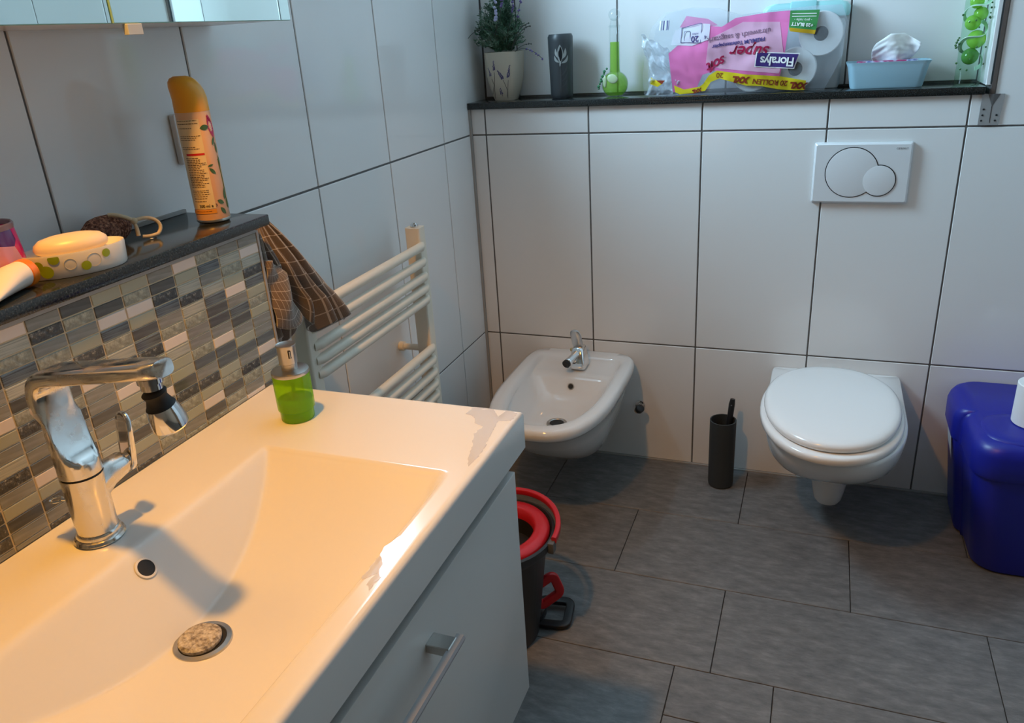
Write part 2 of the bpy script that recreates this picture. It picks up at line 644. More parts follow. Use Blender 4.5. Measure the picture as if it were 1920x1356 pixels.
# ------------------------------------------------------------------ mirror cabinet with its lamp
cab = thing('mirror_cabinet', 'mirrored wall cabinet above the granite shelf', 'cabinet', (.0, -1.4, 1.29))
CY0, CY1, CZ0, CZ1 = -1.735, -1.012, 1.29, 1.93
box('body', (.001, CY0, CZ0), (.1475, CY1, CZ1), WHITEL, cab, .001)
for a, b in ((-1.3665, CY1), (CY0, -1.3695)):
    d = box('door', (.1478, a, CZ0 - .001), (.1545, b, CZ1), GEDGE, cab, .0006)
    raw('mirror', [(.1547, a + .001, CZ0), (.1547, b - .001, CZ0), (.1547, b - .001, CZ1), (.1547, a + .001, CZ1)], [(0, 1, 2, 3)], MIRROR, d)
box('door_handle', (.150, -1.350, 1.276), (.158, -1.326, 1.2885), mat('acrylic_grey', (.55, .60, .64), .15), cab, .0006)
lamp = thing('cabinet_lamp', 'warm lamp on top of the mirrored cabinet', 'lamp', (.15, -1.66, 1.93))
box('lamp_base', (.05, -1.71, 1.9302), (.12, -1.61, 1.945), CHROME, lamp, .002)
tube('lamp_arm', [(.09, -1.66, 1.945), (.12, -1.66, 1.985), (.18, -1.66, 2.0), (.325, -1.66, 2.005)], .006, CHROME, lamp)
lathe('lamp_shade', [(.012, .035), (.03, .03), (.042, 0), (.040, 0), (.028, .028)], (.34, -1.66, 1.975), CHROME, lamp, 24, False, False)
pl = bpy.data.lights.new('cabinet_lamp_light', 'SPOT')
pl.spot_size = math.radians(134)
pl.spot_blend = 1.0
pl.energy = 54.0
pl.color = (1.0, .43, .045)
pl.shadow_soft_size = .035
po = bpy.data.objects.new('cabinet_lamp_light', pl)
po.location = (.34, -1.66, 1.965)
COL.objects.link(po)
po.parent = lamp
po.matrix_parent_inverse = Matrix.Translation(-lamp.location)

# switch plate on the left wall behind the spray can
t = thing('wall_switch', 'white wall switch on the tiles behind the spray can', 'switch', (0, -1.105, 1.127))
SWP = mat('white_switch_plastic', (.78, .77, .75), .3)
box('frame', (.0002, -1.150, 1.090), (.011, -1.078, 1.166), SWP, t, .003, 3)
box('rocker', (.011, -1.141, 1.099), (.0135, -1.087, 1.157), SWP, t, .001, 2)

# ------------------------------------------------------------------ wash basin
ZB, BX0, BX1, BY0, BY1 = .753, MX + .0005, .579, -2.103, -1.207
YC = -1.655


def bowl(x, y):
    tt = abs((y - YC) / .264)
    if tt >= 1:
        return 0.0
    df = .080 * (1 - tt ** 2.0) ** .95
    dr = (x - .275) * 1.1
    dw = (.546 - x) * 2.2
    k = .003
    m1 = min(df, dr)
    h = max(k - abs(df - dr), 0) / k
    m1 -= h * h * k * .25
    h = max(.03 - abs(m1 - dw), 0) / .03
    m2 = min(m1, dw) - h * h * .03 * .25
    # soften the upper edge
    s = .008
    if m2 < -s:
        return 0.0
    if m2 < s:
        return (m2 + s) ** 2 / (4 * s)
    return m2


def rnd(d, r=.007):
    return 0.0 if d >= r else r - math.sqrt(max(r * r - (r - d) ** 2, 0))


t = thing('wash_basin', 'wide white ceramic wash basin with a shallow bowl', 'basin', (.36, -1.63, .70))


def lin(a, b, n, edge=(0, .0006, .0015, .003, .005, .007)):
    e = [a + k for k in edge]
    f = [b - k for k in reversed(edge)]
    return e + [a + edge[-1] + (b - a - 2 * edge[-1]) * i / n for i in range(1, n)] + f


gx = lin(BX0, BX1, 130)
gy = lin(BY0, BY1, 230)
vs, fs = [], []
hole_c = (.288, -1.632)
for y in gy:
    for x in gx:
        z = ZB - bowl(x, y) - max(rnd(BX1 - x), rnd(BY1 - y), rnd(y - BY0))
        vs.append((x, y, z))
nx_, ny_ = len(gx), len(gy)
for j in range(ny_ - 1):
    for i in range(nx_ - 1):
        a = j * nx_ + i
        fs.append((a, a + 1, a + nx_ + 1, a + nx_))
b0 = len(vs)
per = [i for i in range(nx_)] + [j * nx_ + nx_ - 1 for j in range(1, ny_)] + [(ny_ - 1) * nx_ + i for i in range(nx_ - 2, -1, -1)] + [j * nx_ for j in range(ny_ - 2, 0, -1)]
for i in per:
    vs.append((vs[i][0], vs[i][1], .694))
n = len(per)
for i in range(n):
    fs.append((per[i], b0 + i, b0 + (i + 1) % n, per[(i + 1) % n]))
raw('ceramic_body', vs, fs, BASIN, t, True, 50)
# overflow hole, drain
ov = (.292, -1.636)
oz = ZB - bowl(*ov)
nrm = Vector((1.1, 0, 1)).normalized()
lathe('overflow_hole', [(.0125, .0006), (.0120, .0018), (.0098, .0018), (.0098, .0006)], (ov[0], ov[1], oz), BASIN, t, 28, False, False, ax=nrm)
lathe('overflow_opening', [(.0100, .0010), (.0100, .0013)], (ov[0], ov[1], oz), BLACKR, t, 28, ax=nrm)
dz = ZB - bowl(.374, YC)
DC = Vector((.374, YC - .004, dz))
lathe('drain_ring', [(.031, .0002), (.030, .0022), (.025, .003), (.0235, .0005)], DC, STEEL, t, 40)
PLUG = mat('limescale_plug', (.5, .47, .43), .7)
noise_col(PLUG, 190, [(.35, (.20, .17, .15)), (.5, (.45, .42, .39)), (.65, (.66, .63, .60))], 4)
bump(PLUG, 260, .003, 1.0)
lathe('drain_plug', [(.0215, .001), (.0225, .006), (.020, .0085), (.0, .0095)], DC + Vector((-.002, -.001, 0)), PLUG, t, 36)
lathe('drain_shadow_gap', [(.0238, .0012), (.0238, .0014)], DC, BLACKR, t, 36)

# water smears lying on the glaze; pale lilac diffuse paints in their cool reflection
WET_SHEEN = film('wet_film_painted_sheen', (1, 1, 1), gloss_rough=.02, fres=2.2, diffuse=(.92, .92, .98), dmix=.45)


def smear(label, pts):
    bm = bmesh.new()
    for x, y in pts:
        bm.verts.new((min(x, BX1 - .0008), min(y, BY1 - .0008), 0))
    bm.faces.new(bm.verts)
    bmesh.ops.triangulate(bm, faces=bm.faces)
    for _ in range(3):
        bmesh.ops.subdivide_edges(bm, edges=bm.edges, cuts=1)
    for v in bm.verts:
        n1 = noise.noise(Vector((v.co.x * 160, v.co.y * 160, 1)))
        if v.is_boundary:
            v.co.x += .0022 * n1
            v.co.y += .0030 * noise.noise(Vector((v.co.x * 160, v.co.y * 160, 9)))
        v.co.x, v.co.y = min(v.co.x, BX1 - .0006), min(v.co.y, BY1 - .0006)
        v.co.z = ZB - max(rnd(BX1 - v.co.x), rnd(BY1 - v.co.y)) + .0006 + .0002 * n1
    o = from_bm('water_smear', bm, WET_SHEEN, None, True)
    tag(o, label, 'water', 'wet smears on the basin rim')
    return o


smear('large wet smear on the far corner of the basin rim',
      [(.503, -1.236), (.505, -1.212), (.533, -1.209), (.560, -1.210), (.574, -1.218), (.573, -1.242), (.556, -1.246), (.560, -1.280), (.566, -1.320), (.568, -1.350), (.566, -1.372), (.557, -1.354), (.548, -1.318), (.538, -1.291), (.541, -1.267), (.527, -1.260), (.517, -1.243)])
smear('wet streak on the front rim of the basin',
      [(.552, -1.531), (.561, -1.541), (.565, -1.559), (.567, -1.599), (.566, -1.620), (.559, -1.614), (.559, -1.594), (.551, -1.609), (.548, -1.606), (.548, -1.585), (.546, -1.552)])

# ------------------------------------------------------------------ vanity cabinet
t = thing('vanity_unit', 'white wall-hung vanity unit with a bar handle under the basin', 'cabinet', (.36, -1.63, .27))
box('side_panel', (MX + .001, -1.259, .272), (.553, -1.243, .6925), WHITEL, t, .001)
box('side_panel', (MX + .001, -2.067, .272), (.553, -2.051, .6925), WHITEL, t, .001)
box('bottom_panel', (MX + .001, -2.051, .272), (.553, -1.259, .288), WHITEL, t, .001)
box('back_panel', (MX + .001, -2.051, .288), (MX + .010, -1.259, .6925), WHITEL, t, .001)
d = box('drawer', (.5535, -2.072, .266), (.573, -1.238, .670), WHITEL, t, .0015, 2)
hb = tube('handle_bar', [(.6035, -1.512, .612), (.6035, -1.748, .612)], 1.0, ALU, d,
          prof=[(.0045, -.0045), (.0045, .0045), (0, .006), (-.0045, .0045), (-.0045, -.0045), (0, -.006)], upv=(0, 0, 1), smooth=False)
for y in (-1.530, -1.73):
    box('handle_post', (.573, y - .011, .606), (.602, y + .011, .618), STEEL, d, .0008)

# ------------------------------------------------------------------ faucet
FX, FY = .2185, -1.622
t = thing('basin_faucet', 'chrome basin mixer with swivel spout, spotted with limescale', 'faucet', (FX, FY, ZB))
lathe('base_flange', [(.0265, 0), (.0275, .002), (.026, .005), (.0235, .006), (.0240, .009), (.0225, .012)], (FX, FY, ZB + .0005), CHROMES, t, 40)
lathe('lower_body', [(.0215, .010), (.0220, .04), (.0225, .082)], (FX, FY, ZB), CHROMES, t, 40)
lathe('swivel_gap', [(.0215, .0815), (.0215, .0845)], (FX, FY, ZB), BLACKR, t, 40)


def rrect(a, b, r, n=5):
    out = []
    for cx, cy, a0 in ((a - r, b - r, 0), (-a + r, b - r, 90), (-a + r, -b + r, 180), (a - r, -b + r, 270)):
        for i in range(n + 1):
            th = math.radians(a0 + 90 * i / n)
            out.append((cx + r * math.cos(th), cy + r * math.sin(th)))
    return out


# upper column: round at the swivel, then the flat-fronted riser, swept over into the spout
rings = []
for z, c_ in ((.0845, .03), (.096, .03), (.1005, .0205), (.104, .014), (.110, .0085), (.118, .0045), (.130, .0015), (.150, -.0015)):
    rr = []
    for i in range(40):
        a = 2 * PI * i / 40
        x, y = .0224 * math.cos(a), .0224 * math.sin(a)
        rr.append(Vector((FX + min(x, c_), FY + y, ZB + z)))
    rings.append(rr)


def ring_at(c, ux, hx, hy, n_):
    ux = Vector(ux).normalized()
    vy = Vector((.12, 1, 0)).normalized()
    return [Vector(c) + ux * (hx * math.copysign(abs(math.cos(a)) ** (2 / n_), math.cos(a))) + vy * (hy * math.copysign(abs(math.sin(a)) ** (2 / n_), math.sin(a))) for a in [2 * PI * i / 40 for i in range(40)]]


zt = ZB + .198
for z, h in ((.162, .0100), (.178, .0097)):
    rings.append(ring_at((FX - .0222 + h + .0002, FY, ZB + z), (1, 0, 0), h, .0212, 3.6))
R_ = .021
cxx = FX - .0215 + .0095
for i in range(1, 9):
    th = i / 8 * math.radians(83)
    c = (cxx + R_ * (1 - math.cos(th)), FY, ZB + .180 + R_ * math.sin(th))
    rings.append(ring_at(c, (math.cos(th), 0, -math.sin(th)), .0092, .0205, 4.0))
th = math.radians(83)
e0 = Vector(c)
dr = Vector((math.sin(th), .05, math.cos(th)))
for s, hy in ((.05, .0198), (.10, .019), (.128, .0185), (.137, .0165), (.142, .012)):
    rings.append(ring_at(e0 + dr * s, (math.cos(th), 0, -math.sin(th)), .0088, hy, 4.0 if s < .12 else 3.0))
loft('spout', rings, CHROMES, t, auto=50)
e1 = e0 + dr * .122
# aerator
ax = Vector((.05, .22, -1)).normalized()
p0 = e1 + Vector((0, 0, -.008))
lathe('aerator_collar', [(.0125, 0), (.0125, .006), (.0105, .0065), (.0105, .013)], p0, CHROMES, t, 30, ax=(0, 0, -1))
p1 = p0 + Vector((0, 0, -.014))
lathe('swivel_joint', [(.0065, 0), (.0125, .004), (.0105, .010), (.0135, .018), (.015, .020)], p1, BLACKR, t, 30, ax=ax)
p2 = p1 + ax * .020
lathe('spray_head', [(.0150, 0), (.0175, .010), (.0185, .020), (.0185, .024), (.0165, .0255), (.016, .027)], p2, CHROME, t, 36, ax=ax)
# lever on its side stub
sd = Vector((.22, 1, .10)).normalized()
s0 = Vector((FX, FY, ZB + .052))
rings = []
for s, r1, r2, dz_ in ((.006, .020, .024, -.004), (.018, .017, .020, .001), (.028, .0145, .0165, .004), (.045, .0135, .014, .006), (.048, .012, .0125, .006)):
    c = s0 + sd * s + Vector((0, 0, dz_ + .010))
    rings.append([c + Vector((1, -.22, 0)).normalized() * (r1 * math.cos(a)) + Vector((0, -.1, 1)).normalized() * (r2 * math.sin(a)) for a in [2 * PI * i / 30 for i in range(30)]])
loft('lever_stub', rings, CHROMES, t)
lc = s0 + sd * .049 + Vector((0, 0, .016))
lathe('lever_neck', [(.009, 0), (.008, .006)], lc, CHROME, t, 20, ax=sd)
rings = []
for s, hw_, th_ in ((-.012, .006, .003), (-.006, .0105, .0042), (.010, .0115, .0042), (.035, .012, .0036), (.048, .0115, .003), (.054, .008, .0026), (.056, .003, .002)):
    c = lc + sd * .006 + Vector((.004, .012, 1)).normalized() * s + sd * (s * .10)
    rings.append([c + Vector((1, -.22, 0)).normalized() * (hw_ * 1.12 * math.copysign(abs(math.cos(a)) ** .5, math.cos(a))) + sd * (th_ * math.copysign(abs(math.sin(a)) ** .5, math.sin(a))) for a in [2 * PI * i / 24 for i in range(24)]])
loft('lever', rings, CHROME, t)
tube('lift_rod', [(FX - .018, FY - .004, ZB + .047), (FX - .030, FY - .010, ZB + .050)], .0018, CHROME, t)
tube('lift_rod_ring', [Vector((FX - .036, FY - .012, ZB + .050)) + Vector((.006 * math.cos(a), .003 * math.cos(a) + .003 * math.sin(a), .002 * math.sin(a))) for a in [2 * PI * i / 14 for i in range(14)]], .0014, CHROME, t, 6, True)

# ------------------------------------------------------------------ soap dispenser
DX, DY = .2655, -1.3035
t = thing('soap_dispenser', 'green glass soap dispenser with a steel pump on the basin', 'dispenser', (DX, DY, ZB))
GG = film('green_glass', (.62, .93, .06), gloss_rough=.03, fres=1.45, diffuse=(.36, .78, .02), dmix=.38)
lathe('bottle', [(.0235, .0008), (.0240, .003), (.0240, .0155), (.0262, .0175), (.0265, .022), (.0265, .070), (.0262, .0705)], (DX, DY, ZB), GG, t, 48, True, False)
lathe('liquid_soap', [(.0225, .0025), (.0228, .016), (.0248, .019), (.0248, .0315), (.0, .0315)], (DX, DY, ZB), mat('green_soap', (.10, .42, .008), .2), t, 40)
tube('dip_tube', [(DX, DY, ZB + .033), (DX, DY, ZB + .056)], .0026, film('tube_green', (.30, .66, .05), diffuse=(.16, .45, .02), dmix=.5), t)
lathe('pump_housing', [(.0055, .054), (.0065, .056), (.0065, .069)], (DX, DY, ZB), mat('pump_inner', (.12, .36, .03), .4), t, 20)
lathe('collar', [(.0262, .0705), (.0268, .0725), (.0262, .076), (.0150, .0775), (.0, .0775)], (DX, DY, ZB), STEEL, t, 48)
pt = lathe('pump_head', [(.0115, .0775), (.0115, .086), (.0130, .087), (.0132, .110), (.0140, .1125), (.0138, .1145), (.0115, .1135), (.0, .1135)], (DX, DY, ZB), STEEL, t, 40)
fd = Vector((.78, -.62, 0)).normalized()
box('nozzle_slot', (DX + fd.x * .0134 - .0012, DY + fd.y * .0134 - .002, ZB + .097), (DX + fd.x * .0134 + .0012, DY + fd.y * .0134 + .002, ZB + .108), BLACKR, pt, rot=Matrix.Rotation(math.radians(-38), 3, 'Z'))
box('nozzle', (DX + fd.x * .0142 - .0014, DY + fd.y * .0142 - .0008, ZB + .0975), (DX + fd.x * .0142 + .0014, DY + fd.y * .0142 + .0008, ZB + .1075), STEEL, pt, .0005, 1, Matrix.Rotation(math.radians(-38), 3, 'Z'))

# ------------------------------------------------------------------ bidet
t = thing('bidet', 'white wall-hung bidet beside the corner of the room', 'bidet', (.32, -.27, .1))
BC, BZ = .3225, .346
R = []
for z, hw, y1, nf, nr in ((.108, .04, -.15, 2.2, 5), (.106, .066, -.19, 2.3, 5), (.122, .092, -.258, 2.4, 6), (.16, .113, -.34, 2.6, 7), (.21, .129, -.412, 2.7, 7),
                          (.26, .142, -.472, 2.8, 7), (.298, .150, -.508, 2.8, 7), (.310, .160, -.525, 2.8, 7), (.318, .1655, -.535, 2.8, 7), (.333, .1665, -.538, 2.8, 7), (.343, .163, -.533, 2.8, 7), (.346, .155, -.524, 2.8, 7)):
    R.append(sring(BC, hw, -.001, y1, z, nr if z < .2 else 6.5, nf, max(-.20, y1 * .6)))
# inner side
for z, hw, y0, y1, nr, nf in ((.346, .141, -.020, -.509, 7, 2.8), (.3445, .134, -.032, -.500, 9, 2.8), (.340, .127, -.038, -.492, 9, 2.8), (.332, .123, -.045, -.486, 9, 2.8)):
    R.append(sring(BC, hw, y0, y1, z, nr, nf, -.20))
for z, hw, y0, y1, nr, nf in ((.326, .121, -.120, -.482, 12, 2.8), (.322, .119, -.142, -.479, 12, 2.7), (.312, .115, -.150, -.473, 8, 2.6), (.285, .103, -.168, -.455, 5, 2.4), (.262, .085, -.19, -.425, 3.5, 2.3),
                              (.250, .060, -.225, -.38, 2.6, 2.2), (.244, .03, -.265, -.335, 2, 2)):
    R.append(sring(BC, hw, y0, y1, z, nr, nf, (-.20 if y0 > -.13 else (y0 + y1) / 2 - .0)))
loft('ceramic_bowl', R, CERAM, t, auto=60)
lathe('drain', [(.029, .0002), (.028, .004), (.022, .005), (.019, .002)], (BC, -.298, .2455), STEEL, t, 32)
lathe('drain_opening', [(.019, .003), (.019, .0035)], (BC, -.298, .2455), BLACKR, t, 24)
lathe('overflow', [(.0095, .000), (.009, .002), (.007, .002), (.007, .0006)], (BC + .002, -.1620, .2985), STEEL, t, 24, ax=(0, -1, .45))
lathe('overflow_opening', [(.007, .0008), (.007, .0012)], (BC + .002, -.1620, .2985), BLACKR, t, 20, ax=(0, -1, .45))
# bidet mixer
t = thing('bidet_mixer', 'small chrome mixer tap on the back of the bidet', 'faucet', (.33, -.085, .33))
rings = []
for z, cx, cy, hx, hy in ((.334, .331, -.088, .022, .030), (.340, .331, -.088, .0225, .031), (.366, .329, -.085, .020, .027), (.388, .327, -.078, .017, .021), (.392, .327, -.077, .014, .018)):
    rings.append([Vector((cx + a, cy + b, z)) for a, b in rrect(hx, hy, .009)])
loft('body', rings, CHROME, t)
rings = []
for s, hw in ((0, .016), (.012, .0165), (.035, .0165), (.045, .0145), (.050, .009)):
    c = Vector((.325, -.080, .393)) + Vector((-.14, -.12, 1)).normalized() * s
    rings.append([c + Vector((hw * a, 0, 0)) + Vector((0, .0045 * b - .001, .0045 * b * .3)) for a, b in [(math.cos(x), math.sin(x)) for x in [2 * PI * i / 24 for i in range(24)]]])
loft('lever', rings, mat('chrome_satin', (.62, .62, .62), .28, 1.0), t)
sdir = Vector((-.35, -1, -.28)).normalized()
lathe('spout', [(.011, -.01), (.0105, .028), (.0115, .029), (.0115, .034), (.010, .036)], (.322, -.108, .372), CHROME, t, 28, ax=sdir)
lathe('aerator', [(.0105, .036), (.012, .038), (.012, .046), (.009, .0485), (.006, .047)], (.322, -.108, .372), BLACKR, t, 28, ax=sdir)
lathe('pull_rod_knob', [(.001, 0), (.0045, .003), (.0045, .008), (.001, .011)], (.299, -.062, .366), mat('brass', (.55, .42, .18), .3, 1.0), t, 14)
# angle valve at the wall
t = thing('angle_valve', 'small chrome angle valve on the wall right of the bidet', 'valve', (.50, -.02, .2))
AV = Vector((.492, -.034, .182))
lathe('rosette', [(.016, 0), (.015, .004), (.008, .006)], (AV.x, -.0005, AV.z), CHROME, t, 24, ax=(0, -1, 0))
lathe('valve_body', [(.0075, .004), (.0075, .030), (.009, .031), (.009, .042)], (AV.x, -.0005, AV.z), CHROME, t, 20, ax=(0, -1, 0))
lathe('valve_knob', [(.010, 0), (.0125, .003), (.0125, .016), (.010, .018)], AV + Vector((.004, -.012, .004)), BLACKP, t, 16, ax=(.55, -.5, .75))

# ------------------------------------------------------------------ toilet
t = thing('toilet', 'white wall-hung toilet with its rounded lid closed', 'toilet', (1.03, -.27, .02))
TC = 1.028
R = []
for z, hw, y1, nr, nf, cx in ((.100, .03, -.10, 4, 2, 1.03), (.106, .060, -.15, 5, 2, 1.03), (.128, .092, -.215, 7, 2.05, 1.03), (.165, .118, -.295, 9, 2.1, 1.03), (.21, .139, -.375, 12, 2.1, 1.029), (.26, .152, -.452, 16, 2.15, TC),
                              (.30, .159, -.495, 24, 2.15, TC), (.330, .162, -.514, 34, 2.15, TC), (.340, .1615, -.514, 34, 2.15, TC), (.3435, .159, -.508, 34, 2.15, TC), (.3435, .10, -.40, 6, 2.1, TC)):
    R.append(sring(cx, hw, -.001, y1, z, nr, nf, max(-.26, y1 * .62), 128))
loft('ceramic_bowl', R, CERAM, t, auto=60)
R = []
for z, hx, hy, cy in ((.165, .060, .06, -.165), (.11, .047, .048, -.165), (.07, .040, .040, -.165), (.048, .036, .034, -.165), (.036, .029, .027, -.165), (.034, .015, .014, -.165)):
    R.append([Vector((1.036 + hx * math.cos(a), cy + hy * math.sin(a), z)) for a in [2 * PI * i / 32 for i in range(32)]])
loft('trap_outlet', R, CERAM, t)
R = []
for z, o_, in ((.3445, .003), (.347, 0), (.358, -.0005), (.363, .002), (.365, .008)):
    R.append(sring(1.0175, .1625 - o_, -.070 - o_, -.533 + o_, z, 2.3, 2.12, -.275))
loft('seat_ring', R, SEAT, t, auto=60)
R = []
for z, o_ in ((.3665, .008), (.369, .004), (.376, .002), (.382, .004), (.3865, .010), (.389, .020), (.3905, .04), (.392, .09), (.3925, .13)):
    R.append(sring(1.0175, .1565 - o_, -.066 - o_, -.518 + o_ * 1.1, z, 2.25, 2.1, -.275))
loft('lid', R, SEAT, t, auto=60)
for x in (.955, 1.08):
    lathe('hinge', [(.011, 0), (.011, .014), (.006, .017)], (x, -.058, .344), SEAT, t, 20)

# flush plate
t = thing('flush_plate', 'white dual-flush plate with two round buttons above the toilet', 'flush plate', (1.04, 0, .88))
FPM = mat('flush_plate_plastic', (.76, .77, .78), .18)
rings = []
for y_, o_ in ((-.0005, 0), (-.009, .001), (-.0135, .005), (-.0135, .02)):
    x0, x1, z0, z1 = .9285 + o_, 1.150 - o_, .806 + o_, .9535 - o_
    rings.append([Vector((1.03925 + a, y_, .87975 + b)) for a, b in rrect((x1 - x0) / 2, (z1 - z0) / 2, .004)])
loft('plate', rings, FPM, t, auto=25)
for cx, cz, r in ((1.0185, .882, .0615), (1.0815, .8625, .0385)):
    k_ = -.0136 if r > .05 else -.0142
    lathe('button_gap', [(r, 0), (r, .0004)], (cx, k_, cz), BLACKR, t, 56, ax=(0, -1, 0))
    b = lathe('button', [(r - .0021, 0), (r - .0021, .0016), (r - .005, .0022), (0, .0024)], (cx, k_, cz), FPM, t, 56, ax=(0, -1, 0))
text('lettering', 'GEBERIT', .0065, lambda x, y: (1.126 + x, -.0138, .9385 + y), mat('grey_ink', (.12, .12, .13), .5), t, 1.1)

# ------------------------------------------------------------------ toilet brush
t = thing('toilet_brush', 'dark grey toilet brush holder with a black handle, left of the toilet', 'toilet brush', (.748, -.095, 0))
HB = Vector((.748, -.094, 0))
lathe('holder', [(.031, .001), (.0345, .004), (.0355, .012), (.0365, .205), (.0365, .2085), (.0335, .2085), (.0330, .19), (.032, .06), (.0, .06)], HB, DARKG, t, 44)
tube('brush_handle', [HB + Vector(p) for p in ((.003, .004, .075), (.013, .014, .16), (.0195, .022, .250), (.0212, .024, .264))], [.007, .0078, .0085, .0065], BLACKP, t, 16)
lathe('hanging_hole', [(.0022, 0), (.0022, .0006)], HB + Vector((.0193, .0130, .249)), CHROME, t, 12, ax=(0, -1, .1))
lathe('brush_head', [(.006, .062), (.024, .064), (.024, .10), (.01, .112)], HB, BLACKR, t, 24)

# ------------------------------------------------------------------ blue bin
t = thing('blue_bin', 'dark blue plastic bin with a rounded lid beside the toilet', 'bin', (1.46, -.17, 0))


def bin_ring(z, k, infl=0.0):
    """plan: wide back block plus a narrower rounded front block; k tapers towards the floor"""
    cx = 1.475
    pts = []
    hw, fw = .170 - .035 * (1 - k) + infl, .150 - .035 * (1 - k) + infl
    yb, ym, yf = -.006, -.185, -.362 + .02 * (1 - k) - infl
    out = []

    def arc(x, y, r, a0, a1, n=6):
        for i in range(n + 1):
            a = math.radians(a0 + (a1 - a0) * i / n)
            out.append(Vector((x + r * math.cos(a), y + r * math.sin(a), z)))
    r = .045
    arc(cx + hw - r, yb - r, r, 0, 90)
    arc(cx - hw + r, yb - r, r, 90, 180)
    arc(cx - hw + r * .6, ym + r * .6, r * .6, 180, 262)
    arc(cx - fw - .012, ym - .022, .010, 70, 10, 3)
    arc(cx - fw + r * 1.3, yf + r * 1.3, r * 1.3, 180, 270)
    arc(cx + fw - r * 1.3, yf + r * 1.3, r * 1.3, 270, 360)
    arc(cx + fw + .012, ym - .022, .010, 170, 110, 3)
    arc(cx + hw - r * .6, ym + r * .6, r * .6, -82, 0)
    return out


loft('body', [bin_ring(.001, -.12, -.012), bin_ring(.006, 0, -.003), bin_ring(.02, 0.02), bin_ring(.27, .93)], BLUEP, t, auto=50)
R = [bin_ring(.262, 1.0, .002), bin_ring(.268, 1.0, .004), bin_ring(.318, 1.03, .004), bin_ring(.334, 1.03, -.001), bin_ring(.345, 1.03, -.010), bin_ring(.349, 1.03, -.022)]
loft('lid', R, BLUEP, t, True, True, auto=60)
R = [sring(1.475, .135 - o_, -.185 - o_, -.352 + o_, z, 3, 3.2) for z, o_ in ((.343, 0), (.350, .003), (.3535, .012), (.3545, .03))]
loft('lid_pad', R, BLUEP, t, True, True, auto=60)
st_ = raw('sticker', [(1.3055, -.085, .256), (1.3055, -.150, .256), (1.3130, -.156, .195), (1.3085, -.095, .225)], [(0, 1, 2, 3)], mat('sticker_white', (.55, .56, .58), .5), t)

# toilet rolls: a helper used for the one on the bin and those in the pack
def paper_roll(label, c, r, h, axis, r_core, group=None):
    q = thing('toilet_roll', label, 'toilet paper', c, group)
    c = Vector(c)
    lathe('paper', [(r_core, .0), (r - .002, 0), (r, .002), (r, h - .002), (r - .002, h), (r_core, h)], c, PAPER, q, 48, False, False, ax=axis, auto=30)
    lathe('core', [(r_core, .001), (r_core, h - .001), (.0, h - .001), (.0, h - .002), (r_core - .0012, h - .002), (r_core - .0012, .001)], c, mat('shade_dark_cardboard', (.045, .043, .042), .9), q, 32, False, False, ax=axis)  # near-black colour and closed end stand in for shade deep in the tube
    return q


paper_roll('single white toilet roll standing on the blue bin', (1.452, -.235, .3548), .047, .098, (0, 0, 1), .02)

# ------------------------------------------------------------------ mop bucket
t = thing('mop_bucket', 'black mop bucket with red wringer ring and red pedal', 'bucket', (.39, -.85, 0))
MB = Vector((.375, -.85, 0))


def oval(rx, ry, z, cx=MB.x, cy=MB.y, seg=48):
    return [Vector((cx + rx * math.cos(a), cy + ry * math.sin(a), z)) for a in [2 * PI * i / seg for i in range(seg)]]


BKT = mat('bucket_black', (.018, .018, .019), .45)
loft('bucket_body', [oval(.062, .075, .001), oval(.066, .08, .006), oval(.092, .108, .235), oval(.108, .122, .250), oval(.112, .126, .258), oval(.112, .126, .272), oval(.106, .120, .274), oval(.100, .113, .262), oval(.085, .1, .22)], BKT, t, auto=50)
loft('wringer_ring', [oval(.100, .113, .262), oval(.101, .114, .272), oval(.095, .108, .279), oval(.074, .086, .281), oval(.068, .080, .277), oval(.066, .078, .255)], REDP, t, False, False, auto=60)
loft('wringer_basket', [oval(.067, .079, .262), oval(.060, .070, .17), oval(.01, .01, .165)], BLACKR, t, False, True)
hp = [(MB.x + .119 * math.cos(a), MB.y + .133 * math.sin(a), .278 + .012 * math.sin(a)) for a in [math.radians(-4 + 188 * i / 30) for i in range(31)]]
tube('carry_handle', hp, 1.0, REDP, t, prof=rrect(.0075, .0055, .003, 3), upv=(0, 0, 1))
for s in (-1, 1):
    box('handle_pivot', (MB.x + s * .115 - .007, MB.y - .022, .250), (MB.x + s * .115 + .007, MB.y - .002, .276), mat('grey_plastic', (.10, .10, .10), .5), t, .003, 2)


def frame_loop(name, c, ux, uy, a, b, r, wd, m, par):
    c, ux, uy = Vector(c), Vector(ux).normalized(), Vector(uy).normalized()
    pts = [c + ux * p + uy * q_ for p, q_ in rrect(a, b, r, 6)]
    nz = ux.cross(uy)
    return tube(name, pts, 1.0, m, par, closed=True, prof=rrect(.006, wd, .003, 3), upv=nz)


frame_loop('red_pedal', (.447, -.790, .085), (.72, .40, .55), (-.30, -.15, 1), .029, .026, .012, .0105, REDP, t)
frame_loop('black_pedal', (.455, -.775, .014), (1, .15, 0), (-.12, 1, .12), .036, .036, .014, .010, BLACKP, t)
box('pedal_arm', (.40, -.815, .006), (.44, -.775, .03), BLACKP, t, .004, 2)

